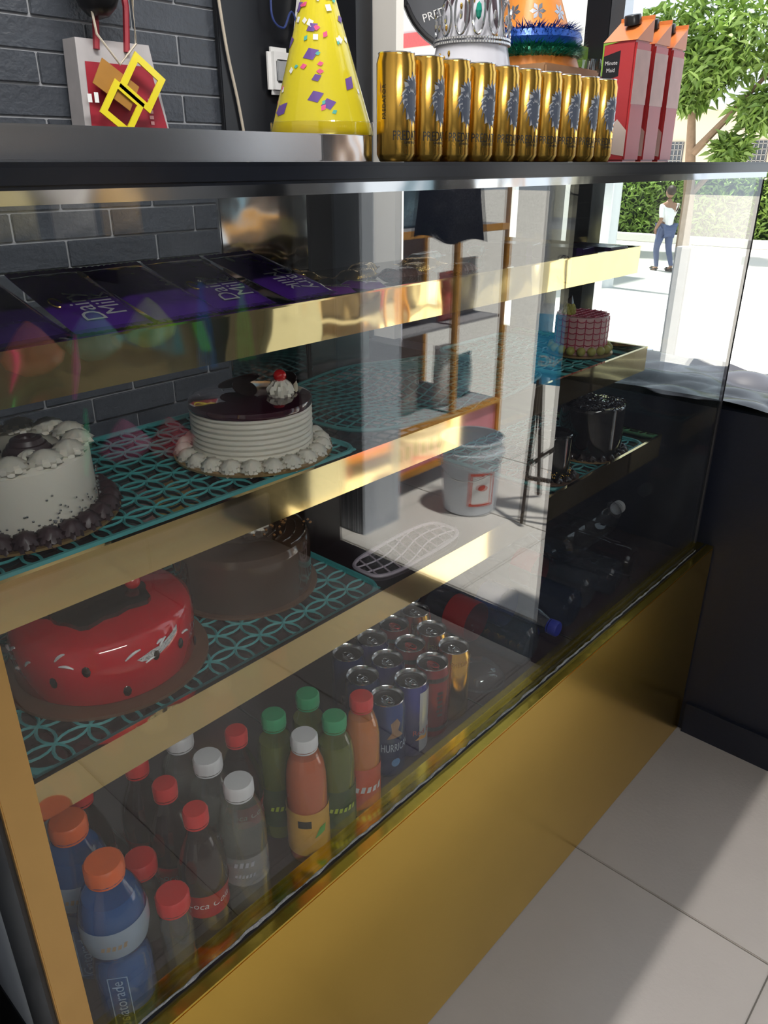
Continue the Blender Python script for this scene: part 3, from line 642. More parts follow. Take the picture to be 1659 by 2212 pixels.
def frame(par, cx, cz, rot, s):
    n = 4; o = MB(); M = T(cx, 0, cz, 0, rot, 0); out = [(-s, -s), (s, -s), (s, s), (-s, s)]; k = .66
    vs_ = [(x, -.002, z) for x, z in out] + [(x * k, -.002, z * k) for x, z in out] + [(x, .002, z) for x, z in out] + [(x * k, .002, z * k) for x, z in out]
    fs_ = []
    for i in range(4):
        j = (i + 1) % 4; fs_ += [(i, j, 4 + j, 4 + i), (8 + i, 12 + i, 12 + j, 8 + j), (i, 8 + i, 8 + j, j), (4 + i, 4 + j, 12 + j, 12 + i)]
    o.add(vs_, fs_, M); o.build('rim', yel, par)
frame(pg, -.005, .058, .62, .042); frame(pg, .055, .112, .62, .045)
MB().bevbox(-.10, -.0, -.001, .001, .05, .11, .0005, T(-.01, .004, .01, 0, .55, 0)).build('temple', pm('orange brown card', (.36, .17, .03), .4), pg)
tx = MB(); lettering(tx, '~2', .03, lambda x, y: (-.075 + x, -.0012, .075 + y)); tag(tx.build('print', white_pl, pg), kind='stuff')
MB().tube([(-.05, .01, .30), (-.045, 0, .20), (.0, -.005, .145), (.05, 0, .19), (.06, .01, .28)], .0028, 6).build('string', pm('beige cord', (.50, .44, .36), .6), pg, True)
dk = thing('black_pouch', 'dark rounded pouch hanging above the red gift bag', 'pouch', (1.05, YB - .10, 1.665))
MB().ball((0, 0, .06), .07, .75, .9, 1.15, 16).build('shell', black_pl, dk, True); MB().ball((.025, -.062, .09), .012, 1, .6, .7, 8).build('badge', gold_can, dk, True)

# ================================================================== TOP SHELF: CHOCOLATE
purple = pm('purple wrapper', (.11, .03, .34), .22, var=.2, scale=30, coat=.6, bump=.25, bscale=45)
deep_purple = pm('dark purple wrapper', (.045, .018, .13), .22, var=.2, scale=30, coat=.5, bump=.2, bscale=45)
goldfoil = pm('gold foil', (.75, .48, .12), .2, .9, bump=.6, bscale=80); bluefoil = pm('cyan wrapper', (.06, .48, .72), .25, var=.15, bump=.5, bscale=60, coat=.5)
def bar(name, lab, loc, rot, W=.088, L=.150, H=.014, mat=None, text=None, tcol=None, group='chocolate bars on the top shelf', flip=1):
    t = thing(name, lab, 'chocolate bar', loc, rot, group)
    def top(u, v):
        x = (u - .5) * W; y = (v - .5) * L; e = min(1, min(v, 1 - v) * L / .014)
        return (x, y, H * .5 + H * .5 * max(0, 1 - abs(2 * u - 1) ** 6) * min(1, e) - .0)
    def bot(u, v):
        x = (.5 - u) * W; y = (v - .5) * L; e = min(1, min(v, 1 - v) * L / .014)
        return (x, y, H * .5 - H * .5 * max(0, 1 - abs(2 * u - 1) ** 6) * min(1, e))
    MB().grid(top, 14, 18).grid(bot, 14, 18).build('wrapper', mat or purple, t, True)
    for s in (-1, 1):
        z = MB()
        n = 22
        for i in range(n):
            a, b = -W / 2 + W * i / n, -W / 2 + W * (i + 1) / n; y0 = s * L / 2; y1 = s * (L / 2 + .009 + .002 * (i % 2)); ym = s * (L / 2 + .010)
            z.add([(a, y0, H * .5), (b, y0, H * .5), (b, ym, H * .5 + .001), (a, y1, H * .5 + .001)], [(0, 1, 2, 3)])
        z.build('crimp', mat or purple, t)
    if text:
        tx = MB()
        for k, wd in enumerate(text):
            lettering(tx, wd, .034, lambda x, y, k=k: (flip * (.012 - k * .027 + y), -flip * x - .036, H + .0006))
        tag(tx.build('wrapper_lettering', tcol or pm('wrapper white', (.75, .72, .80), .4), t), kind='stuff')
        MB().add([(-flip * .030 + .004 * math.cos(a), .048 + .010 * math.sin(a), H + .0006) for a in [2 * PI * i / 12 for i in range(12)]], [tuple(range(12))]).build('glass_mark', white_pl, t)
        MB().tube([(flip * .034 + .006 * math.cos(a), -.02 + .012 * math.sin(a), H + .0004) for a in [2 * PI * i / 16 for i in range(13)]], .0010, 5).build('gold_squiggle', goldfoil, t)
    return t
z0 = ZS[0] + .0006
rg = random.Random(31)
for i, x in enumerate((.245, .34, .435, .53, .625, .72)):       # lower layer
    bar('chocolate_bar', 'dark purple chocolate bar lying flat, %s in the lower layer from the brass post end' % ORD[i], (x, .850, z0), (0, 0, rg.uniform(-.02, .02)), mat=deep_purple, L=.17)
for i, (x, rz, ry, tx_) in enumerate(((.320, .03, 0, None), (.418, -.04, 0, ('Dairy', 'Milk')), (.505, .05, 0, None), (.592, -.03, 0, ('Dairy', 'Milk')), (.692, .10, 0, ('Dairy', 'Milk')))):
    bar('chocolate_bar', ['plain dark purple chocolate bar on top near the brass post end', 'purple chocolate bar on top with upward reading white lettering, nearer the post', 'plain purple chocolate bar between two lettered bars on top', 'purple chocolate bar on top with white lettering beside the green and blue reflection', 'purple chocolate bar on top with big white lettering and gold end, rightmost of its row'][i],
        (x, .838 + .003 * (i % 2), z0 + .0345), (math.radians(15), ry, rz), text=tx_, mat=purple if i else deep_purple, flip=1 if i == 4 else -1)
for i, x in enumerate((.795, .86)):
    t = bar('crunchy_bar', ['purple and green crunchy bar just right of the big lettered bar', 'purple and green crunchy bar beside the gold wrapped sweets'][i], (x, .825, z0), (math.radians(4), 0, PI / 2 + .1 * (i - .5)), W=.034 + .02, L=.062 + .03 * 0, H=.018, mat=pm('bright purple wrapper', (.20, .03, .33), .2, coat=.6, bump=.4, bscale=50))
    tx = MB(); lettering(tx, 'munch', .020, lambda x_, y_: (y_ * -1 - .008, x_, .0188)); tag(tx.build('wrapper_lettering', pm('lime ink', (.45, .60, .05), .4), t), kind='stuff')
for i, (x, y, rz) in enumerate(((.76, .94, .2), (.84, .95, -.3), (.925, .90, .1), (.985, .86, -.15), (1.05, .885, .25), (.99, .95, .5), (1.11, .83, 0), (1.12, .93, -.4))):
    t = bar('wrapped_sweet', '%s gold-brown wrapped chocolate from the crunchy bars on the top shelf' % ORD[i], (x, y, z0), (0, 0, PI / 2 + rz), W=.040, L=.075 if i != 6 else .06, H=.022, mat=goldfoil if i % 3 else pm('brown foil', (.16, .06, .05), .25, .4, bump=.6, bscale=80), group='gold wrapped sweets on the top shelf')
    if i in (3, 4):
        tx = MB(); lettering(tx, '5 Star', .017, lambda x_, y_: (-y_ * 1 - .004, x_, .0226)); tag(tx.build('wrapper_lettering', pm('wrapper white', (.75, .72, .80), .4), t), kind='stuff')
for i, (x, y, rz, L) in enumerate(((1.20, .985, -1.35, .11), (1.37, .985, -1.2, .05))):
    bar('wrapped_sweet', ['long cyan wrapped wafer at the back of the top shelf', 'small cyan wrapped sweet at the back of the top shelf'][i], (x, y, z0), (0, 0, rz), W=.030, L=L, H=.022, mat=bluefoil, group='cyan sweets on the top shelf')
for i, (x, y, z, rz) in enumerate(((1.47, .84, z0, .1), (1.53, .80, z0, -.1), (1.46, .96, z0, .3))):
    t = thing('chocolate_box', ['flat dark box lying near the end of the top shelf', 'flat dark box at the very end of the top shelf', 'purple-edged dark box at the back end of the top shelf'][i], 'box', (x, y, z), (0, 0, rz))
    MB().bevbox(-.032, .032, -.055, .055, 0, .024, .003).build('carton', pm('dark violet card', (.018, .012, .045), .25), t); MB().bevbox(-.0325, .0325, -.056, -.04, -.0, .0245, .002).build('end_flap', deep_purple, t)

# ================================================================== MATS ON THE SHELVES
def rr_outline(W, D, r, n=6):
    out = []
    for cx, cy_, a0 in ((W / 2 - r, D / 2 - r, 0), (-W / 2 + r, D / 2 - r, PI / 2), (-W / 2 + r, -D / 2 + r, PI), (W / 2 - r, -D / 2 + r, 1.5 * PI)):
        out += [(cx + r * math.cos(a0 + PI / 2 * i / n), cy_ + r * math.sin(a0 + PI / 2 * i / n)) for i in range(n + 1)]
    return out
def ring_mat(lab, x0, x1, y0, y1, z, mat):
    W, D = x1 - x0, y1 - y0; t = thing('shelf_mat', lab, 'mat', ((x0 + x1) / 2, (y0 + y1) / 2, z), group='teal mats on the case shelves')
    m = MB(); s = .040; R = .0283; nx = int((W - .03) / s); ny = int((D - .03) / s)
    for i in range(nx + 1):
        for j in range(ny + 1):
            cx, cy_ = (i - nx / 2) * s, (j - ny / 2) * s; pts = []
            for q in range(20):
                a = 2 * PI * q / 20; pts.append((max(-W / 2 + .004, min(W / 2 - .004, cx + R * math.cos(a))), max(-D / 2 + .004, min(D / 2 - .004, cy_ + R * math.sin(a))), .0022))
            m.tube(pts, .0019, 4, True)
    tag(m.build('ring_lattice', mat, t), kind='stuff')
    MB().tube([(x, y, .003) for x, y in rr_outline(W, D, .03)], .0042, 6, True).build('border', mat, t, True)
    return t
def wave_mat(lab, x0, x1, y0, y1, z, mat, lift=0.0, step=.022):
    W, D = x1 - x0, y1 - y0; t = thing('mesh_mat', lab, 'mat', ((x0 + x1) / 2, (y0 + y1) / 2, z))
    m = MB()
    def H(x, y): return .002 + lift * (.5 + .5 * math.sin(x * 17 + y * 9))
    def inside(x, y):
        u, v = abs(x) / (W / 2), abs(y) / (D / 2); return u ** 4 + v ** 4 <= 1
    for k in range(-40, 41):
        for d in (0, 1):
            seg = []
            for q in range(61):
                tt = q / 60
                if d == 0: x = -W / 2 + W * tt; y = k * step + .012 * math.sin(x * 28)
                else: y = -D / 2 + D * tt; x = k * step + .012 * math.sin(y * 28)
                if inside(x, y): seg.append((x, y, H(x, y)))
                else:
                    if len(seg) > 1: m.tube(seg, .0016, 4)
                    seg = []
            if len(seg) > 1: m.tube(seg, .0016, 4)
    tag(m.build('wavy_mesh', mat, t), kind='stuff')
    pts = []
    for q in range(64):
        a = 2 * PI * q / 64; c, s = math.cos(a), math.sin(a); r = 1 / (c ** 4 + s ** 4) ** .25; x, y = r * c * W / 2, r * s * D / 2; pts.append((x, y, H(x, y)))
    MB().tube(pts, .0032, 6, True).build('border', mat, t, True)
    return t
ring_mat('teal ring-pattern mat under the red cake on the lowest shelf', .200, .720, .655, 1.05, ZS[2] + .0003, teal)
ring_mat('teal ring-pattern mat under the dark cakes at the far end of the lowest shelf', 1.20, 1.575, .655, 1.05, ZS[2] + .0003, teal)
ring_mat('teal ring-pattern mat between the two white cakes on the middle shelf', .205, .755, .735, 1.055, ZS[1] + .0003, teal)
ring_mat('teal ring-pattern mat under the small pink cake on the middle shelf', 1.33, 1.585, .715, 1.055, ZS[1] + .0003, teal)
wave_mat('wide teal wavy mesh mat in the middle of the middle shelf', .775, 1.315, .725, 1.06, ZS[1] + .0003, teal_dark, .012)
wave_mat('small pale pink mesh mat with curved edge on the lowest shelf', .735, .940, .672, .748, ZS[2] + .0003, pm('pale pink plastic', (.50, .42, .49), .4), .004, .022)

# ================================================================== CAKES
def dollop(R, H, lobes=7, tw=2.2, n=28):
    pr = [(R * .92, 0), (R, H * .18), (R * .97, H * .40), (R * .82, H * .62), (R * .55, H * .82), (R * .20, H * .97), (0, H)]
    return MB().lathe(pr, n, None, lambda a, z, r: 1 + .20 * math.cos(lobes * (a + tw * z / H)))
def shell_mesh(name, R, H, mat, lobes=7): return dollop(R, H, lobes).mesh(name, mat, True)
def ring_of(par, me, name, R, z, n, s=1.0, tilt=0.5, a0=0.0, a1=2 * PI):
    for k in range(n):
        a = a0 + (a1 - a0) * k / n
        o = bpy.data.objects.new(name, me); COL.objects.link(o); o.parent = par
        o.location = (R * math.cos(a), R * math.sin(a), z); o.rotation_euler = Euler((0, tilt, a)); o.scale = (s, s, s)
def board(par, R, mat, th=.003): MB().lathe([(0, 0), (R, 0), (R, th), (0, th)], 56).build('cake_board', mat, par, True)
zb2 = ZS[1] + .0078; zb3 = ZS[2] + .0078
def cake_body(par, R, H, z0, mat, ridges=0, name='cake_body', rnd_=.006):
    pr = [(0, z0), (R, z0)]; n = 30
    for i in range(n + 1):
        z = z0 + (H - rnd_) * i / n; pr.append((R * (1 + (.009 * math.sin(i * 2 * PI * ridges / n) if ridges else 0)), z))
    pr += [(R - rnd_ * .3, z0 + H - rnd_ * .3), (R - rnd_, z0 + H), (0, z0 + H)]
    return MB().lathe(pr, 64).build(name, mat, par, True)
# white cake, dark cherry glaze
c1 = thing('cake', 'white cream cake with dark cherry glaze and one cherry on the middle shelf', 'cake', (.645, .838, zb2))
board(c1, .112, board_gold)
pr = [(0, .0035), (.084, .0035)]
for i in range(61): pr.append((.084 + .0012 * math.sin(i * 2 * PI * 9 / 60), .004 + .066 * i / 60))
pr += [(.080, .074), (0, .074)]
MB().lathe(pr, 72).build('cake_body', cream_w, c1, True)
glz = pm('dark cherry glaze', (.045, .006, .018), .08, var=.4, scale=30, coat=1)
MB().lathe([(.0855, .068), (.0865, .072), (.085, .0765), (.078, .0785), (0, .079)], 72, None, lambda a, z, r: 1 + (.006 * math.sin(9 * a + 2 * math.sin(4 * a)) if z < .071 else 0)).build('glaze', glz, c1, True)
ring_of(c1, shell_mesh('cream_shell', .0140, .016, cream_w), 'cream_shell', .096, .003, 22, 1, .35)
sw = MB(); sw = dollop(.017, .026, 9, 2.6); o = sw.build('cream_swirl', cream_w, c1, True); o.location = (.030, -.030, .078)
o2 = MB().ball((0, 0, 0), .0095, 1, 1, .95, 14).build('cherry', cherry, c1, True); o2.location = (.030, -.030, .106)
for k, (x, y, rx, rz) in enumerate(((-.012, -.004, .8, .4), (.052, -.012, -.9, 1.5), (.005, .03, .7, 2.6))):
    s_ = MB().lathe([(0, 0), (.020, 0), (.020, .0016), (0, .0016)], 24, Matrix.Diagonal((1.5, .7, 1, 1))).build('chocolate_shard', choc, c1, True); s_.location = (x, y, .092); s_.rotation_euler = (rx, .2, rz)
for k in range(3):
    s_ = MB().ball((0, 0, 0), .007, 1.7, .5, .35, 10).build('almond_flake', pm('almond', (.75, .66, .5), .5), c1, True); s_.location = (.058 + .006 * k, -.030 + .012 * k, .086); s_.rotation_euler = (.4, -.6, .9)
# left white cake with chocolate piping and silver pearls
c2 = thing('cake', 'white cream cake with chocolate swirls and silver pearls at the post end', 'cake', (.318, .862, zb2))
board(c2, .112, board_gold)
pr = [(0, .0035), (.086, .0035), (.088, .010), (.087, .075), (.080, .082), (.074, .082), (.070, .076), (0, .075)]
MB().lathe(pr, 96, None, lambda a, z, r: 1 + .02 * max(0, math.cos(26 * a)) * (1 if .012 < z < .074 and r > .08 else 0)).build('cake_body', cream_w, c2, True)
ring_of(c2, shell_mesh('cream_swirl', .0175, .017, cream_w, 7), 'cream_swirl', .074, .079, 13, 1, .0)
chs = shell_mesh('chocolate_shell', .0135, .019, choc_cream, 7)
ring_of(c2, chs, 'chocolate_shell', .098, .003, 26, 1, .35)
for k in range(3):
    rp = [(.020 * math.cos(a) * (1 - k * .22), .020 * math.sin(a) * (1 - k * .22), .080 + .006 * k) for a in [2 * PI * i / 24 for i in range(24)]]
    MB().tube(rp, .0075, 8, True).build('chocolate_swirl', choc_cream, c2, True).location = (.012, -.028, 0)
o = dollop(.012, .014, 8, .6).build('cream_star', cream_w, c2, True); o.location = (.0, -.058, .080)
o = dollop(.024, .03, 9, 2).build('chocolate_swirl', choc_cream, c2, True); o.location = (-.035, .0, .077)
pe = MB(); rg = random.Random(17)
for k in range(260):
    a = rg.uniform(0, 2 * PI); z = abs(rg.gauss(.006, .012)) + .012; pe.ball((.0905 * math.cos(a), .0905 * math.sin(a), min(z, .05)), .0016, n=6)
tag(pe.build('silver_pearls', sil_m, c2, True), kind='stuff')
# pink lattice cake
c3 = thing('cake', 'small white cake with pink icing lattice at the far end of the middle shelf', 'cake', (1.515, .805, zb2))
board(c3, .070, board_gold)
cake_body(c3, .055, .078, .0035, pm('pale pink cream', (.70, .44, .44), .45, sss=.2))
pink = pm('deep pink icing', (.50, .045, .10), .35); la = MB()
for k in range(20): a = 2 * PI * k / 20; la.tube([(.0556 * math.cos(a), .0556 * math.sin(a), .008), (.0556 * math.cos(a), .0556 * math.sin(a), .078)], .0011, 5)
for k in range(6): la.tube([(.0558 * math.cos(2 * PI * i / 60), .0558 * math.sin(2 * PI * i / 60), .014 + k * .012 - .003 * abs(math.sin(10 * 2 * PI * i / 60))) for i in range(60)], .0011, 5, True)
for k in range(9): x = -.044 + k * .011; h = math.sqrt(.0545 ** 2 - x * x); la.tube([(x, -h, .0823), (x, h, .0823)], .0010, 5)
for k in range(7): y = -.044 + k * .0147; h = math.sqrt(.0545 ** 2 - y * y); la.tube([(-h, y, .0825), (h, y, .0825)], .0010, 5)
tag(la.build('icing_lattice', pink, c3, True), kind='stuff')
yg = pm('yellow green cream', (.50, .47, .12), .45)
bm_ = MB().ball((0, 0, 0), .0095, n=12).mesh('cream_ball', yg, True)
ring_of(c3, bm_, 'cream_ball', .060, .0125, 17, 1, 0)
o = dollop(.014, .028, 10, 1.0).build('cream_swirl', yg, c3, True); o.location = (-.030, .018, .082)
MB().lathe([(0, 0), (.010, 0), (0, .016)], 6, T(-.030, .018, .106, .3)).build('chocolate_tip', choc, c3)
# big dark chocolate cake
mir = pm('black mirror glaze', (.010, .009, .010), .07, coat=1)
c4 = thing('cake', 'tall dark chocolate cake with shaved top at the far end of the lowest shelf', 'cake', (1.436, .718, zb3))
board(c4, .082, board_gold); cake_body(c4, .066, .104, .0035, mir)
shv = MB(); rg = random.Random(8)
for k in range(190):
    a = rg.uniform(0, 6.28); r = .064 * math.sqrt(rg.random()); l = rg.uniform(.004, .009); d = rg.uniform(0, 3.14); x, y = r * math.cos(a), r * math.sin(a)
    shv.tube([(x - l * math.cos(d), y - l * math.sin(d), .1085), (x, y, .1105), (x + l * math.cos(d), y + l * math.sin(d), .1085)], .0013, 4)
tag(shv.build('chocolate_shavings', pm('glossy shavings', (.03, .025, .028), .12), c4), kind='stuff')
ring_of(c4, shell_mesh('chocolate_shell', .010, .013, choc), 'chocolate_shell', .071, .003, 22, 1, .3)
c5 = thing('cake', 'small black cake with gold sprinkles beside the tall chocolate cake', 'cake', (1.255, .702, zb3))
board(c5, .056, pm('brown board', (.16, .08, .04), .5)); cake_body(c5, .036, .085, .0035, mir)
MB().tube(arc(0, 2 * PI - .13, .034, .0885, 47), .0022, 6, True).build('rim', mir, c5, True)
spk = MB(); rg = random.Random(12)
for k in range(120):
    a = rg.uniform(0, 6.28); z = .004 + abs(rg.gauss(0, .010)); r = .0365 + .008 * max(0, 1 - z / .015) * rg.random(); spk.ball((r * math.cos(a), r * math.sin(a), z + .002), .0012, n=5)
tag(spk.build('gold_sprinkles', gold_can, c5), kind='stuff')
ring_of(c5, shell_mesh('chocolate_shell', .008, .010, choc), 'chocolate_shell', .043, .003, 14, 1, .3)
# red glazed cake
redg = pm('red mirror glaze', (.62, .010, .022), .09, var=.22, scale=14, coat=1)
c6 = thing('cake', 'red glazed cake with white streaks and chocolate top on the lowest shelf', 'cake', (.358, .786, zb3))
board(c6, .121, pm('brown board', (.16, .08, .04), .5), .004)
pr = [(0, .0045), (.101, .0045), (.106, .010), (.107, .05), (.104, .074), (.094, .083), (0, .085)]
MB().lathe(pr, 72, None, lambda a, z, r: 1 + .006 * math.sin(3 * a + z * 40)).build('cake_body', redg, c6, True)
def on_side(R): return lambda a, z: (R * math.cos(a), R * math.sin(a), z)
S6 = on_side(.1075); rg = random.Random(6)
for k in range(11):
    a = -2.3 + rg.uniform(-1.1, 1.3); z = rg.uniform(.03, .072); d = rg.uniform(-1, 1); L = rg.uniform(.12, .34)
    MB().tube([S6(a + L * q * .5, z + d * .010 * q + .003 * math.sin(q * 2.5)) for q in [i / 6 for i in range(7)]], [.0006 + .0012 * math.sin(PI * (i + .5) / 7) for i in range(7)], 5).build('white_streak', white_pl, c6, True)
sm = MB(); patch(sm, [(-.030, -.006), (-.012, -.001), (.002, .0), (.020, .007), (.028, .012), (.027, .003), (.012, -.006), (-.006, -.012), (-.024, -.011)], lambda x, y: S6(-1.46 + x / .1075, .062 + y), 12); sm.v = [(x * 1.008, y * 1.008, z) for x, y, z in sm.v]
sm.build('cream_smear', pm('rough white cream', (.85, .83, .82), .7, bump=1, bscale=300), c6)
for k in range(7):
    a = -2.6 + k * .36; o = MB().ball((0, 0, 0), .006, .3, .8, 1.2, 8).build('seed', choc, c6, True); o.location = S6(a, .04 + .02 * math.sin(k * 2.3)); o.rotation_euler = (0, 0, a)
MB().lathe([(.066, .0845), (.066, .090), (.060, .092), (0, .093)], 48, None, lambda a, z, r: 1 + .10 * math.sin(5 * a) + .05 * math.sin(11 * a)).build('chocolate_top', mir, c6, True).location = (-.005, .01, 0)
for k, (x, y) in enumerate(((.035, -.02), (.05, .015), (.02, .03))):
    MB().ball((x, y, .101), .010, n=12).build('cherry', cherry, c6, True)
for k in range(4):
    s_ = MB().lathe([(0, 0), (.022, 0), (.022, .0018), (0, .0018)], 20, Matrix.Diagonal((1.4, .7, 1, 1))).build('chocolate_shard', choc, c6); s_.location = (-.04 + .02 * k, .0 + .012 * k, .104); s_.rotation_euler = (1.2, .2, .5 * k)
# brown glazed cake in the middle of the lowest shelf
c7 = thing('cake', 'brown glazed cake with a cream dollop in the middle of the lowest shelf', 'cake', (.590, .812, zb3))
board(c7, .106, pm('brown board', (.16, .08, .04), .5))
brg = pm('brown caramel glaze', (.085, .048, .030), .12, var=.3, scale=12, coat=.8)
cake_body(c7, .098, .082, .0035, brg, rnd_=.012)
o = dollop(.024, .026, 9, 2).build('cream_dollop', cream_w, c7, True); o.location = (.015, -.005, .085)
ng = MB(); rg = random.Random(3)
for k in range(60): ng.ball((.040 + rg.gauss(0, .022), -.01 + rg.gauss(0, .02), .0865), .0022, n=5)
tag(ng.build('nut_crumbs', pm('caramel crumb', (.42, .20, .06), .35), c7), kind='stuff')
for k in range(4): MB().tube(arc(-1.4, .3, .092 - .014 * k, .0858, 20), .0012, 5).build('glaze_ring', brg, c7, True)
MB().bevbox(-.028, .020, -.012, .012, .085, .105, .004).build('chocolate_piece', choc, c7)
# blue cake behind
c8 = thing('cake', 'blue cream cake at the back of the lowest shelf', 'cake', (.470, .985, zb3))
board(c8, .062, board_gold); cake_body(c8, .052, .060, .0035, pm('blue cream', (.03, .20, .36), .45))
ring_of(c8, shell_mesh('cream_shell', .012, .016, pm('blue cream', (.03, .20, .36), .45)), 'cream_shell', .044, .062, 12, 1, 0)

# ================================================================== DRINKS ON THE CASE FLOOR
def bottle(name, lab, loc, H, R, capR, liquid, cap_m, prof, fill=.8, shell=None, label=None, ltext=None, lt_m=None, lcol=None, a0=-2.25, rot=(0, 0, 0), group=None, tsize=.016, shear=0.25):
    t = thing(name, lab, 'bottle', loc, rot, group)
    pr = [(R * a, H * b) for a, b in prof]
    sh_ = MB().lathe([(0, .004), (pr[0][0] * .6, .004)] + pr + [(capR * .80, H - .020), (capR * .80, H - .004)], 40).build('bottle_body', shell or pet, t, True)
    if liquid:
        zt = fill * H; lq = [(0, .0055), (pr[0][0] * .6, .0055)] + [(r * .955, max(z, .0055)) for r, z in pr if z < zt]
        r_ = next(((a[0] + (b[0] - a[0]) * (zt - a[1]) / (b[1] - a[1])) for a, b in zip(pr, pr[1:]) if a[1] <= zt <= b[1]), lq[-1][0])
        MB().lathe(lq + [(r_ * .955, zt), (0, zt)], 40).build('drink', liquid, t, True)
    c = MB().lathe([(capR, H - .017), (capR, H - .003), (capR * .9, H - .0005), (0, H)], 48, None, lambda a, z, r: 1 + .025 * (math.sin(a * 24) > 0) * (z < H - .002)).build('cap', cap_m, t, True)
    MB().lathe([(capR * .98, H - .021), (capR * .98, H - .0185)], 32).build('tamper_ring', cap_m, c, True)
    if label:
        z0_, z1_, k = label; n = 8; rr = lambda z: next((a[0] + (b[0] - a[0]) * (z - a[1]) / max(1e-6, b[1] - a[1]) for a, b in zip(pr, pr[1:]) if a[1] <= z <= b[1]), R)
        lb = MB().lathe([(rr(H * (z0_ + (z1_ - z0_) * i / n)) * 1.008 + .0002, H * (z0_ + (z1_ - z0_) * i / n)) for i in range(n + 1)], 40).build('label', lcol, t, True)
        if ltext:
            tx = MB(); zc = H * (z0_ + z1_) / 2
            for q, (s, dz, fs) in enumerate(ltext): lettering(tx, s, fs, cyl_map(rr(zc + dz) * 1.008 + .0006, zc + dz, a0, shear=shear))
            tag(tx.build('label_lettering', lt_m or white_pl, lb), kind='stuff')
    return t
P_cola = [(.62, 0), (.92, .03), (1, .09), (1, .22), (.93, .30), (.90, .36), (1, .45), (1.0, .55), (.92, .64), (.72, .74), (.45, .84), (.40, .90)]
P_juice = [(.70, 0), (.98, .02), (1, .06), (1, .30), (.97, .34), (1, .38), (1, .60), (.97, .70), (.86, .79), (.64, .87), (.60, .90)]
P_sport = [(.72, 0), (.96, .03), (1, .08), (1, .36), (.90, .43), (.86, .47), (.92, .50), (1.06, .55), (1.13, .62), (1.12, .69), (1.02, .77), (.84, .84), (.64, .89), (.58, .91)]
P_water = [(.72, 0), (.96, .015), (1, .04), (1, .16), (.96, .19), (1, .22), (1, .34), (.96, .37), (1, .40), (1, .62), (.97, .70), (.80, .80), (.50, .89), (.36, .93)]
cola = pm('cola', (.018, .006, .005), .08); red_cap = pm('red cap', (.70, .03, .03), .4, var=.05); red_lab = pm('red label', (.45, .015, .02), .3, coat=.4)
white_cap = pm('white cap', (.80, .80, .82), .4, var=.03); green_cap = pm('green cap', (.03, .36, .15), .4); org_cap = pm('orange cap', (.80, .14, .03), .4)
def liquid(name, col, body): return clear(name, tuple(.35 + .65 * c for c in col), .02, 0, body, col)
blue_l = liquid('blue drink', (.02, .20, .55), .5); water_l = liquid('clear drink', (.80, .80, .72), .12); green_l = liquid('lime drink', (.30, .36, .05), .45); org_l = liquid('orange drink', (.85, .26, .05), .85); peach_l = liquid('coral drink', (.82, .20, .08), .85)
Zb = ZF
for i, (x, y, lab) in enumerate(((.334, .589, 'front cola bottle with red label beside the white-capped clear bottle'), (.333, .648, 'cola bottle with red cap, second in its column'), (.331, .706, 'cola bottle with red cap, third in its column under the shelf'), (.446, .660, 'cola bottle with red cap standing between clear and green-capped bottles'), (.262, .714, 'red-capped cola bottle behind the blue sports drinks'))):
    bottle('cola_bottle', lab, (x, y, Zb), .198, .0285, .0142, cola, red_cap, P_cola, .80, None, (.28, .46, 0), [('Coca Cola', 0, .0135)], white_pl, red_lab, a0=-1.98, group='cola bottles on the case floor')
for i, (x, y, lab) in enumerate(((.392, .586, 'front clear lemon drink bottle with white cap'), (.392, .646, 'second clear drink bottle with white cap behind the front one'), (.392, .706, 'rearmost clear drink bottle with white cap under the shelf edge'))):
    bottle('clear_drink_bottle', lab, (x, y, Zb), .200, .0285, .0175, water_l, white_cap, P_juice, .78, None, (.30, .52, 0), [('~4', .012, .012), ('~6', -.006, .008)], pm('grey ink', (.45, .45, .5), .5), clear('milky label', (.9, .9, .9), .05, 0, .25, (.8, .8, .82)), group='white-capped clear bottles')
jt = bottle('juice_bottle', 'coral juice bottle with white cap and yellow label', (.497, .588, Zb), .200, .0280, .0172, peach_l, white_cap, P_juice, .85, None, (.10, .46, 0), None, None, pm('mango label', (.72, .40, .06), .4, var=.4, scale=30))
R_ = .0280 * 1.008 + .0008
q = MB(); patch(q, [(-.012, .004), (.006, .004), (.006, .016), (-.012, .016)], cyl_map(R_, .065, -2.35), 6); q.build('dark_logo', ink, jt)
q = MB(); patch(q, [(-.002, -.010), (.014, -.004), (.016, .008), (.006, .006)], cyl_map(R_, .060, -1.95), 6); q.build('green_leaf', pm('leaf print', (.10, .40, .06), .4), jt)
for i, (x, y, lab) in enumerate(((.548, .586, 'front lime drink bottle with green cap beside the coral juice'), (.497, .647, 'lime drink bottle with green cap behind the coral juice'), (.556, .646, 'rear lime drink bottle with green cap beside the cans'))):
    gt = bottle('lime_bottle', lab, (x, y, Zb), .200, .0265, .0160, green_l, green_cap, P_juice, .80, None, (.14, .46, 0), [('~6', 0, .012)], pm('lime ink', (.45, .60, .05), .4), pm('dark green label', (.03, .07, .02), .4, var=.5, scale=40), group='green-capped lime bottles', a0=-2.0)
bottle('juice_bottle', 'orange drink bottle with red cap beside the blue cans', (.601, .588, Zb), .200, .0260, .0160, org_l, red_cap, P_juice, .84, None, (.10, .46, 0), [('~5', 0, .016)], white_pl, pm('red orange label', (.62, .10, .04), .4, var=.3, scale=30), a0=-2.0)
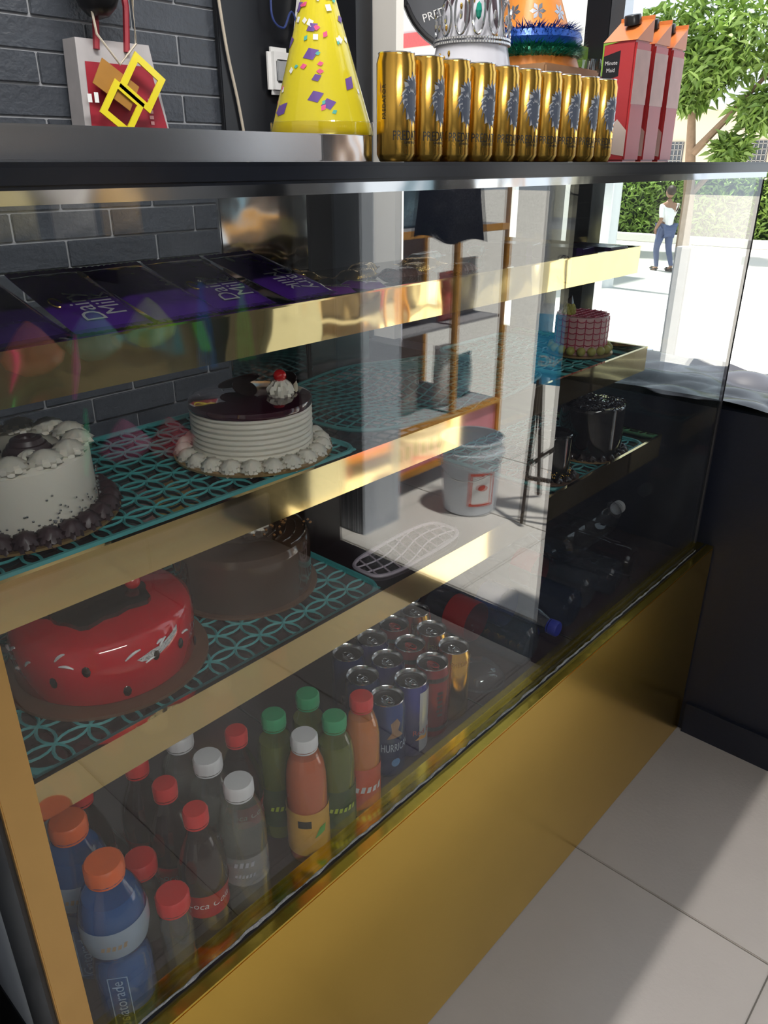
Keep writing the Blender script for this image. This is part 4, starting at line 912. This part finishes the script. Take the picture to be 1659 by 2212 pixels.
for i, (x, y, lab) in enumerate(((.220, .578, 'front blue sports drink bottle with orange cap by the brass post'), (.222, .655, 'second blue sports drink bottle with orange cap'))):
    bt = bottle('sports_drink_bottle', lab, (x, y, Zb), .222, .0310, .0195, blue_l, org_cap, P_sport, .82, clear('blue clear plastic', (.85, .92, 1), .07), (.54, .71, 0), [('~5', 0, .010)], pm('tan print', (.35, .25, .15), .5), clear('pale label', (.75, .85, .95), .06, 0, .55, (.55, .68, .80)), group='blue sports drinks', a0=-2.1)
    tx = MB(); lettering(tx, 'Gatorade', .017, lambda x_, y_: cyl_map(.0316, .052, -2.25)(-y_, x_)); tag(tx.build('embossed_lettering', pm('clear relief', (.35, .55, .80), .1, coat=1), bt), kind='stuff')
    MB().tube([cyl_map(.0316, .052, -2.25)(a, b) for a, b in ((-.010, -.036), (.010, -.036), (.010, .036), (-.010, .036))], .0006, 5, True).build('embossed_frame', pm('clear relief', (.35, .55, .80), .1, coat=1), bt)
P_jar = [(.8, 0), (1, .04), (1, .62), (.94, .72), (.8, .84)]
for i, (x, y, lab) in enumerate(((.283, .572, 'front small bottle with a wide red cap'), (.285, .640, 'small bottle with a wide red cap behind its twin'))):
    bottle('small_bottle', lab, (x, y, Zb), .125, .0185, .0185, water_l, red_cap, P_jar, .6, group='short red-capped bottles')
# cans on the case floor
navy_can = pm('navy can', (.03, .07, .27), .22, .6, var=.1); rb_can = pm('blue silver can', (.05, .06, .34), .22, .7, var=.1); redblk = pm('red black can', (.30, .035, .04), .25, .5, var=.4, scale=80)
red_tab = pm('red tab', (.55, .04, .04), .3, .6)
def drink_can(lab, x, y, mat, kind, tab=None):
    t = thing('drink_can', lab, 'can', (x, y, Zb), (0, 0, 0), 'cans standing on the case floor'); can_parts(t, mat, tab)
    if kind == 'h':
        tx = MB(); lettering(tx, 'HURRICANE', .0155, cyl_map(CAN_R + .0004, .058, -1.75, sx=.66, sy=1.3)); tag(tx.build('can_lettering', pm('pale ink', (.55, .65, .75), .4), t), kind='stuff')
        q = MB(); patch(q, [(-.012, .076), (-.004, .088), (-.006, .104), (.004, .112), (.010, .102), (.006, .090), (.016, .078)], cyl_map(CAN_R + .0003, 0, -2.0), 8); q.build('figure_print', pm('tan figure', (.38, .22, .12), .5, var=.4, scale=90), t)
        q = MB(); patch(q, [(.0075 * math.cos(a), .030 + .0075 * math.sin(a)) for a in [2 * PI * i / 16 for i in range(16)]], cyl_map(CAN_R + .0003, 0, -1.9), 4); q.build('round_badge', pm('light blue print', (.15, .35, .65), .4), t)
    if kind == 'r':
        q = MB(); patch(q, [(0, .012), (.052, .020), (.052, .055), (.020, .060), (.034, .124), (.0, .124)], cyl_map(CAN_R + .0003, 0, -1.9), 10); q.build('silver_panel', ink_silver, t)
        tx = MB(); lettering(tx, 'Red Bull', .0135, cyl_map(CAN_R + .0006, .050, -1.5)); tag(tx.build('can_lettering', red_tab, t), kind='stuff')
        q = MB(); patch(q, [(-.010, .036), (.0, .044), (.008, .040), (.018, .046), (.012, .034), (.0, .036)], cyl_map(CAN_R + .0006, 0, -1.8), 6); q.build('bull_mark', pm('yellow red print', (.75, .35, .04), .4), t)
    if kind == 'k':
        tx = MB(); lettering(tx, '~6', .0155, lambda a, b: cyl_map(CAN_R + .0004, .070, -1.95)(-b, a)); tag(tx.build('can_lettering', ink, t), kind='stuff')
        for z in (.018, .112): q = MB(); patch(q, [(-.03, z), (.04, z), (.04, z + .008), (-.03, z + .008)], cyl_map(CAN_R + .0003, 0, -1.9), 10); q.build('dark_band', ink, t)
    if kind == 'g':
        tx = MB(); lettering(tx, 'PREDATOR', .013, cyl_map(CAN_R + .0004, .114, -1.7, sx=.8)); tag(tx.build('can_lettering', gold_deep, t), kind='stuff')
    return t
for a in (('blue can with a printed figure, front row beside the red-capped bottle', .686, .617, navy_can, 'h'), ('blue and silver can in the front row, second from the red-capped bottle', .742, .619, rb_can, 'r'), ('red and black can with red tab in the front row', .798, .622, redblk, 'k', red_tab), ('gold can at the right end of the front row', .856, .624, gold_can, 'g'),
          ('blue can in the second row, nearest the red-capped bottle', .698, .679, navy_can, 'h'), ('blue and silver can in the second row, second from the left', .756, .680, rb_can, 'r'), ('red and black can with red tab in the second row', .813, .681, redblk, 'k', red_tab), ('gold can at the right end of the second row', .871, .683, gold_can, 'g'),
          ('blue can in the third row, left end', .726, .738, navy_can, 'h'), ('blue and silver can in the third row', .783, .738, rb_can, 'r'), ('red and black can in the third row', .840, .740, redblk, 'k', red_tab), ('gold can in the third row', .898, .742, gold_can, 'g')): drink_can(*a)
# lying water bottles
blue_cap = pm('blue cap', (.02, .04, .45), .4)
def lying(lab, x, ybot, z, cap_front=False, shell=pet, liq=True, lab_c=None, text=None, rz=0.0, H=.295, R=.040, cap=white_cap):
    t = bottle('water_bottle', lab, (x, ybot, z + R), H, R, .0150, clear('bottled water', (.86, .90, .95), .03, 0, .04, (.7, .8, .9)) if liq else None, cap, P_water, .78, shell, (.42, .60, 0) if lab_c else None, text, white_pl, lab_c, a0=PI / 2, rot=(PI / 2 if cap_front else -PI / 2, 0, rz), group='large bottles lying on the case floor')
    return t
lying('large clear bottle with red label lying beside the cans', 1.060, .598, Zb, lab_c=red_lab, text=[('Coca', 0, .03)])
lying('large blue-tinted bottle lying with its blue cap to the front', 1.145, .885, Zb, True, pet_blue, cap=blue_cap, lab_c=pm('blue label', (.03, .06, .22), .35))
lying('large bottle lying third from the cans', 1.230, .605, Zb, shell=pet_blue)
lying('large bottle lying fourth from the cans', 1.316, .615, Zb, lab_c=red_lab)
lying('large bottle lying fifth from the cans', 1.402, .600, Zb)
lying('large empty bottle lying at the far end of the case floor', 1.490, .606, Zb, liq=False)
lying('large empty bottle lying on top of the others near the end glass', 1.30, .700, Zb + .0775, liq=False, rz=-PI / 2)
dm = thing('cake_dome', 'round clear plastic dome beside the gold can', 'dome', (.965, .645, Zb))
MB().lathe([(.047, 0), (.047, .003), (.042, .004), (.038, .018), (.028, .027), (0, .030)], 40).build('dome', clear('clear dome', (.92, .95, .98), .10, .02, .06, (.8, .85, .9)), dm, True)
MB().tube(arc(0, 2 * PI - .13, .046, .003, 47), .0016, 6, True).build('rim', clear('clear dome', (.92, .95, .98), .10, .02, .06, (.8, .85, .9)), dm, True)

# ================================================================== LEFT OF THE CASE
sc_ = thing('side_cabinet', 'white tiled low cabinet beyond the brass post', 'cabinet', (-.23, .95, 0))
MB().bevbox(-.33, .33, -.33, .33, .0, .90, .004).build('body', pm('glossy white panel', (.62, .66, .72), .25), sc_)
for z in (.30, .60): MB().box(-.331, .331, -.3325, -.33, z - .003, z + .003).build('joint', pm('grey joint', (.12, .12, .12), .7), sc_)
MB().box(-.33, .33, -.345, -.33, .0, .05).build('kick_plate', black_pl, sc_)
ch = thing('metal_stand', 'grey tubular metal stand leaning by the brass post', 'stand', (.0, .55, 0))
gm = pm('dull grey metal', (.16, .17, .17), .35, .8)
MB().tube([(.135, -.075, .012), (-.015, -.04, .86)], .011, 10).build('leg', gm, ch, True); MB().tube([(-.30, -.075, .012), (-.015, -.04, .86)], .011, 10).build('leg', gm, ch, True)
MB().tube([(.110, -.069, .15), (-.255, -.069, .15)], .008, 8).build('stretcher', gm, ch, True); MB().bevbox(-.14, .06, -.10, .02, .855, .875, .008).build('plate', gm, ch)

# ================================================================== SEEN IN THE GLASS: PORCH AND AISLE
bk = thing('plastic_bucket', 'white plastic bucket with a red-framed label on the porch', 'bucket', (2.50, -.70, 0.0002))
MB().lathe([(0, .002), (.105, .002), (.110, .006), (.126, .255), (.134, .258), (.134, .275), (.128, .278), (.128, .315), (.133, .318), (.131, .324), (.122, .322), (.120, .26), (.106, .012), (0, .010)], 48).build('pail', pm('bucket white', (.62, .66, .72), .4), bk, True)
q = MB(); patch(q, [(-.055, .05), (.055, .05), (.055, .20), (-.055, .20)], lambda x, y: cyl_map(.1265 - (.255 - y) * .055, 0, 2.1)(x, y), 10); q.build('label_frame', pm('red frame', (.62, .10, .07), .5), bk)
q = MB(); patch(q, [(-.045, .062), (.045, .062), (.045, .188), (-.045, .188)], lambda x, y: cyl_map(.1273 - (.255 - y) * .055, 0, 2.1)(x, y), 10); q.build('label_paper', white_pl, bk)
q = MB(); patch(q, [(.022 * math.cos(a), .135 + .014 * math.sin(a)) for a in [2 * PI * i / 16 for i in range(16)]], lambda x, y: cyl_map(.1281 - (.255 - y) * .055, 0, 2.1)(x, y), 5); q.build('label_badge', pm('red frame', (.62, .10, .07), .5), bk)
MB().tube([(.135 * math.cos(a), .135 * math.sin(a), .268 - .10 * math.sin(a - 1.2) * (1 if math.sin(a - 1.2) > 0 else 0)) for a in [1.2 + PI * i / 20 for i in range(21)]], .0025, 6).build('handle', silver, bk, True)
ct = thing('snack_cart', 'tall snack cart with golden frame and pink base panel on the porch', 'cart', (2.70, -1.22, 0))
gf = pm('golden frame', (.62, .30, .05), .35, .5)
for x in (-.39, .02, .39):
    for y in (-.24, .24):
        if x == .02 and y < 0: continue
        MB().bevbox(x - .014, x + .014, y - .014, y + .014, .10, 2.0, .003).build('frame_post', gf, ct)
for z in (.10, .30, 1.10, 1.98):
    for y in (-.24, .24): MB().bevbox(-.39, .39, y - .013, y + .013, z - .014, z + .014, .003).build('frame_rail', gf, ct)
MB().box(-.38, .38, .228, .236, .115, .285).build('base_panel', pm('pink print', (.72, .26, .32), .45, var=.3, scale=6), ct)
tx = MB(); lettering(tx, '~8', .10, flat_map(T(-.2, .2372, .2, PI / 2, 0, PI))); tag(tx.build('panel_lettering', pm('dark print', (.15, .04, .05), .5), ct), kind='stuff')
MB().box(-.38, .38, -.24, -.232, .115, 1.97).build('back_panel', pm('brown board', (.16, .08, .04), .5), ct)
for z in (.30, .70, 1.10, 1.5): MB().box(-.375, .375, -.23, .225, z, z + .012).build('shelf', pm('grey shelf', (.30, .30, .32), .5), ct)
for sx in (-1, 1):
    for sy in (-1, 1):
        cs = MB().lathe([(0, -.012), (.038, -.012), (.040, 0), (.038, .012), (0, .012)], 24, T(sx * .36, sy * .22, .040, PI / 2)).build('caster_wheel', pm('red rubber', (.35, .04, .04), .5), ct, True)
        MB().bevbox(sx * .36 - .02, sx * .36 + .02, sy * .22 - .02, sy * .22 + .02, .082, .10, .002).build('caster_fork', silver, cs)
rg = random.Random(40); pk_cols = [(.62, .58, .56), (.45, .42, .40), (.60, .10, .08), (.20, .16, .15), (.66, .55, .45), (.15, .28, .35)]
def pouch(name, lab, loc, W, H, D, col, rz=0, group=None):
    t = thing(name, lab, 'packet', loc, (0, 0, rz), group); m = pm('pouch %.2f %.2f %.2f' % col, col, .25, var=.2, scale=18, bump=.7, bscale=30, coat=.4)
    def f(s):
        return lambda u, v: ((u - .5) * W * s, -s * D * .5 * (max(0, math.sin(PI * u)) * max(0, math.sin(PI * v))) ** .5, v * H)
    MB().grid(f(1), 10, 12).grid(f(-1), 10, 12).build('pouch', m, t, True)
    MB().box(-W / 2, W / 2, -.001, .001, H, H + .012).build('seal', m, t)
    MB().box(-W / 2, W / 2, -.001, .001, -.0, .008).build('seal', m, t)
    return t
k = 0
for z in (.312, .712, 1.112):
    for x in (2.38, 2.56, 2.79, 2.98):
        pouch('snack_packet', '%s snack packet on the %s shelf of the porch cart' % (['first', 'second', 'third', 'fourth'][k % 4], ['bottom', 'middle', 'upper'][k // 4]), (x, -1.08 - .04 * (k % 2), z + .0005), .15, .20 + .04 * (k % 3), .07, pk_cols[(k * 5 + 2) % 6], .1 * (k % 3 - 1), 'snack packets in the cart'); k += 1
pst = thing('poster_stand', 'tall blue and white menu poster on a dark folding stand', 'poster', (2.66, -.275, 0), (0, 0, math.radians(-20)))
MB().bevbox(-.008, .0, -.22, .17, .57, 1.75, .002).build('panel', pm('pale poster', (.62, .66, .70), .4, var=.08, scale=5), pst)
MB().box(-.0095, -.0085, -.22, .17, .57, .84).build('blue_band', pm('cyan print', (.04, .36, .66), .4), pst)
FMp = T(-.0100, 0, 0, PI / 2, 0, -PI / 2)
for z in (.88, 1.18, 1.48):
    fr = MB().box(-.0096, -.0086, -.20, -.04, z, z + .26).build('face_card', pm('cream card', (.72, .72, .58), .5), pst)
    mo = MB().tube([(-.0105, -.12 + .035 * math.cos(a), z + .10 + .025 * math.sin(a)) for a in [PI + PI * i / 12 for i in range(13)]], .003, 5); mo.build('smile', ink, fr)
    for ey in (-.145, -.095): MB().tube([(-.0105, ey + .014 * math.cos(a), z + .16 + .012 * math.sin(a)) for a in [PI * i / 8 for i in range(9)]], .0025, 5).build('eye_mark', ink, fr)
tx = MB(); lettering(tx, 'ING', .062, flat_map(FMp @ Matrix.Translation((.150, .66, 0)))); tag(tx.build('poster_lettering', white_pl, pst), kind='stuff')
dkm = pm('dark stand metal', (.05, .04, .035), .5, .4)
for y in (-.20, .15):
    MB().tube([(-.01 - .10, y, .012), (.02, y, .70)], .012, 8).build('leg', dkm, pst, True); MB().tube([(.22, y, .012), (.02, y, .70)], .012, 8).build('leg', dkm, pst, True)
MB().tube([(-.075, -.20, .20), (-.075, .15, .20)], .010, 8).build('stretcher', dkm, pst, True); MB().tube([(-.06, -.20, .25), (-.02, .15, .55)], .009, 8).build('brace', dkm, pst, True)
# black carry bag hanging on the lintel
cb = thing('carry_bag', 'glossy black plastic bag hanging in the doorway', 'bag', (1.80, -.32, 1.16))
def bagf(s): return lambda u, v: (s * .035 * math.sin(PI * u) * math.sin(PI * min(1, v * 1.05) ** .5 if v > 0 else 0), (u - .5) * .26 * (1 - .35 * v), .30 * v + .01 * math.sin(u * 9))
MB().grid(bagf(-1), 14, 12).grid(bagf(1), 14, 12).build('bag_body', pm('black film', (.010, .010, .014), .15, coat=1, bump=.8, bscale=25), cb, True)
MB().tube([(0, -.05, .29), (0, -.02, .6), (0, .0, 1.19)], .006, 6).build('handle', black_pl, cb, True); MB().tube([(0, .05, .29), (0, .02, .6), (0, .0, 1.19)], .006, 6).build('handle', black_pl, cb, True)
# party goods on the opposite wall
ws = thing('wall_shelf', 'dark wall shelf carrying party packets opposite the counter', 'shelf', (.95, YF + .09, 1.13))
MB().bevbox(-.55, .35, -.085, .085, 0, .045, .003).build('board', black_paint, ws)
for x in (-.4, .2): MB().box(x - .01, x + .01, -.085, .05, -.08, 0).build('bracket', black_pl, ws)
for i, (x, c, H_) in enumerate(((.55, (.55, .40, .10), .12), (.72, (.30, .34, .45), .13), (.90, (.60, .50, .25), .14), (1.06, (.75, .70, .66), .17), (1.20, (.70, .45, .20), .15))):
    pouch('party_packet', '%s glossy party packet standing on the dark wall shelf' % ORD[i], (x, YF + .10, 1.1755), .12, H_, .05, c, PI, 'party packets on the wall shelf')
def hanging(name, lab, x, z0, z1, col, kind):
    d = .115 if kind == 'stick' else .05
    t = thing(name, lab, 'decoration', (x, YF + d, z0)); m = pm('glossy %.2f %.2f %.2f' % col, col, .25, coat=.6, bump=.5, bscale=30); h = z1 - z0
    if kind == 'fan': MB().lathe([(0, 0), (.035, .004), (.075, .03), (.085, .055), (.03, h * .85), (.004, h), (0, h)], 32, Matrix.Diagonal((1, .45, 1, 1)), lambda a, z, r: 1 + .06 * math.sin(12 * a)).build('pleated_paper', m, t, True)
    elif kind == 'stick': MB().tube([(-.02, 0, 0), (0, 0, h * .5), (.012, 0, h)], [.004, .011, .003], 8).build('stick', m, t, True)
    else:
        g = MB()
        for q in range(16): a = q * .7; g.tube([(.03 * math.cos(a), .02 * math.sin(a), 0), (.022 * math.cos(a), .014 * math.sin(a), h * .5), (0, 0, h * .92)], .006, 5)
        g.build('streamers', m, t, True)
        MB().ball((0, 0, h * .93), .014).build('knot', m, t, True)
    MB().box(-.002, .002, .001 - d, 0, h - .005, h).build('wall_hook', silver, t)
    return t
hanging('paper_fan', 'coral pleated paper ball hanging below the wall shelf', .905, .82, .97, (.75, .24, .14), 'fan')
hanging('paper_fan', 'teal pleated paper ball hanging below the wall shelf', 1.09, .83, .98, (.12, .42, .38), 'fan')
hanging('paper_fan', 'lime pleated paper ball hanging below the wall shelf', 1.275, .84, .99, (.45, .62, .06), 'fan')
hanging('glow_stick', 'magenta glow stick hanging on the opposite wall', .99, .75, .93, (.75, .03, .50), 'stick')
hanging('glow_stick', 'green glow stick hanging low on the opposite wall', .985, .52, .72, (.02, .65, .30), 'stick')
hanging('streamer', 'blue streamer bundle hanging on the opposite wall', 1.47, .74, 1.02, (.04, .22, .55), 'tassel')
hanging('streamer', 'green streamer bundle hanging on the opposite wall by the door', 1.63, .74, 1.00, (.08, .45, .08), 'tassel')
hanging('paper_fan', 'pink pleated paper ball hanging low on the opposite wall', 1.14, .50, .64, (.62, .12, .30), 'fan')
hanging('paper_fan', 'red pleated paper ball hanging low on the opposite wall', 1.30, .47, .61, (.60, .06, .10), 'fan')
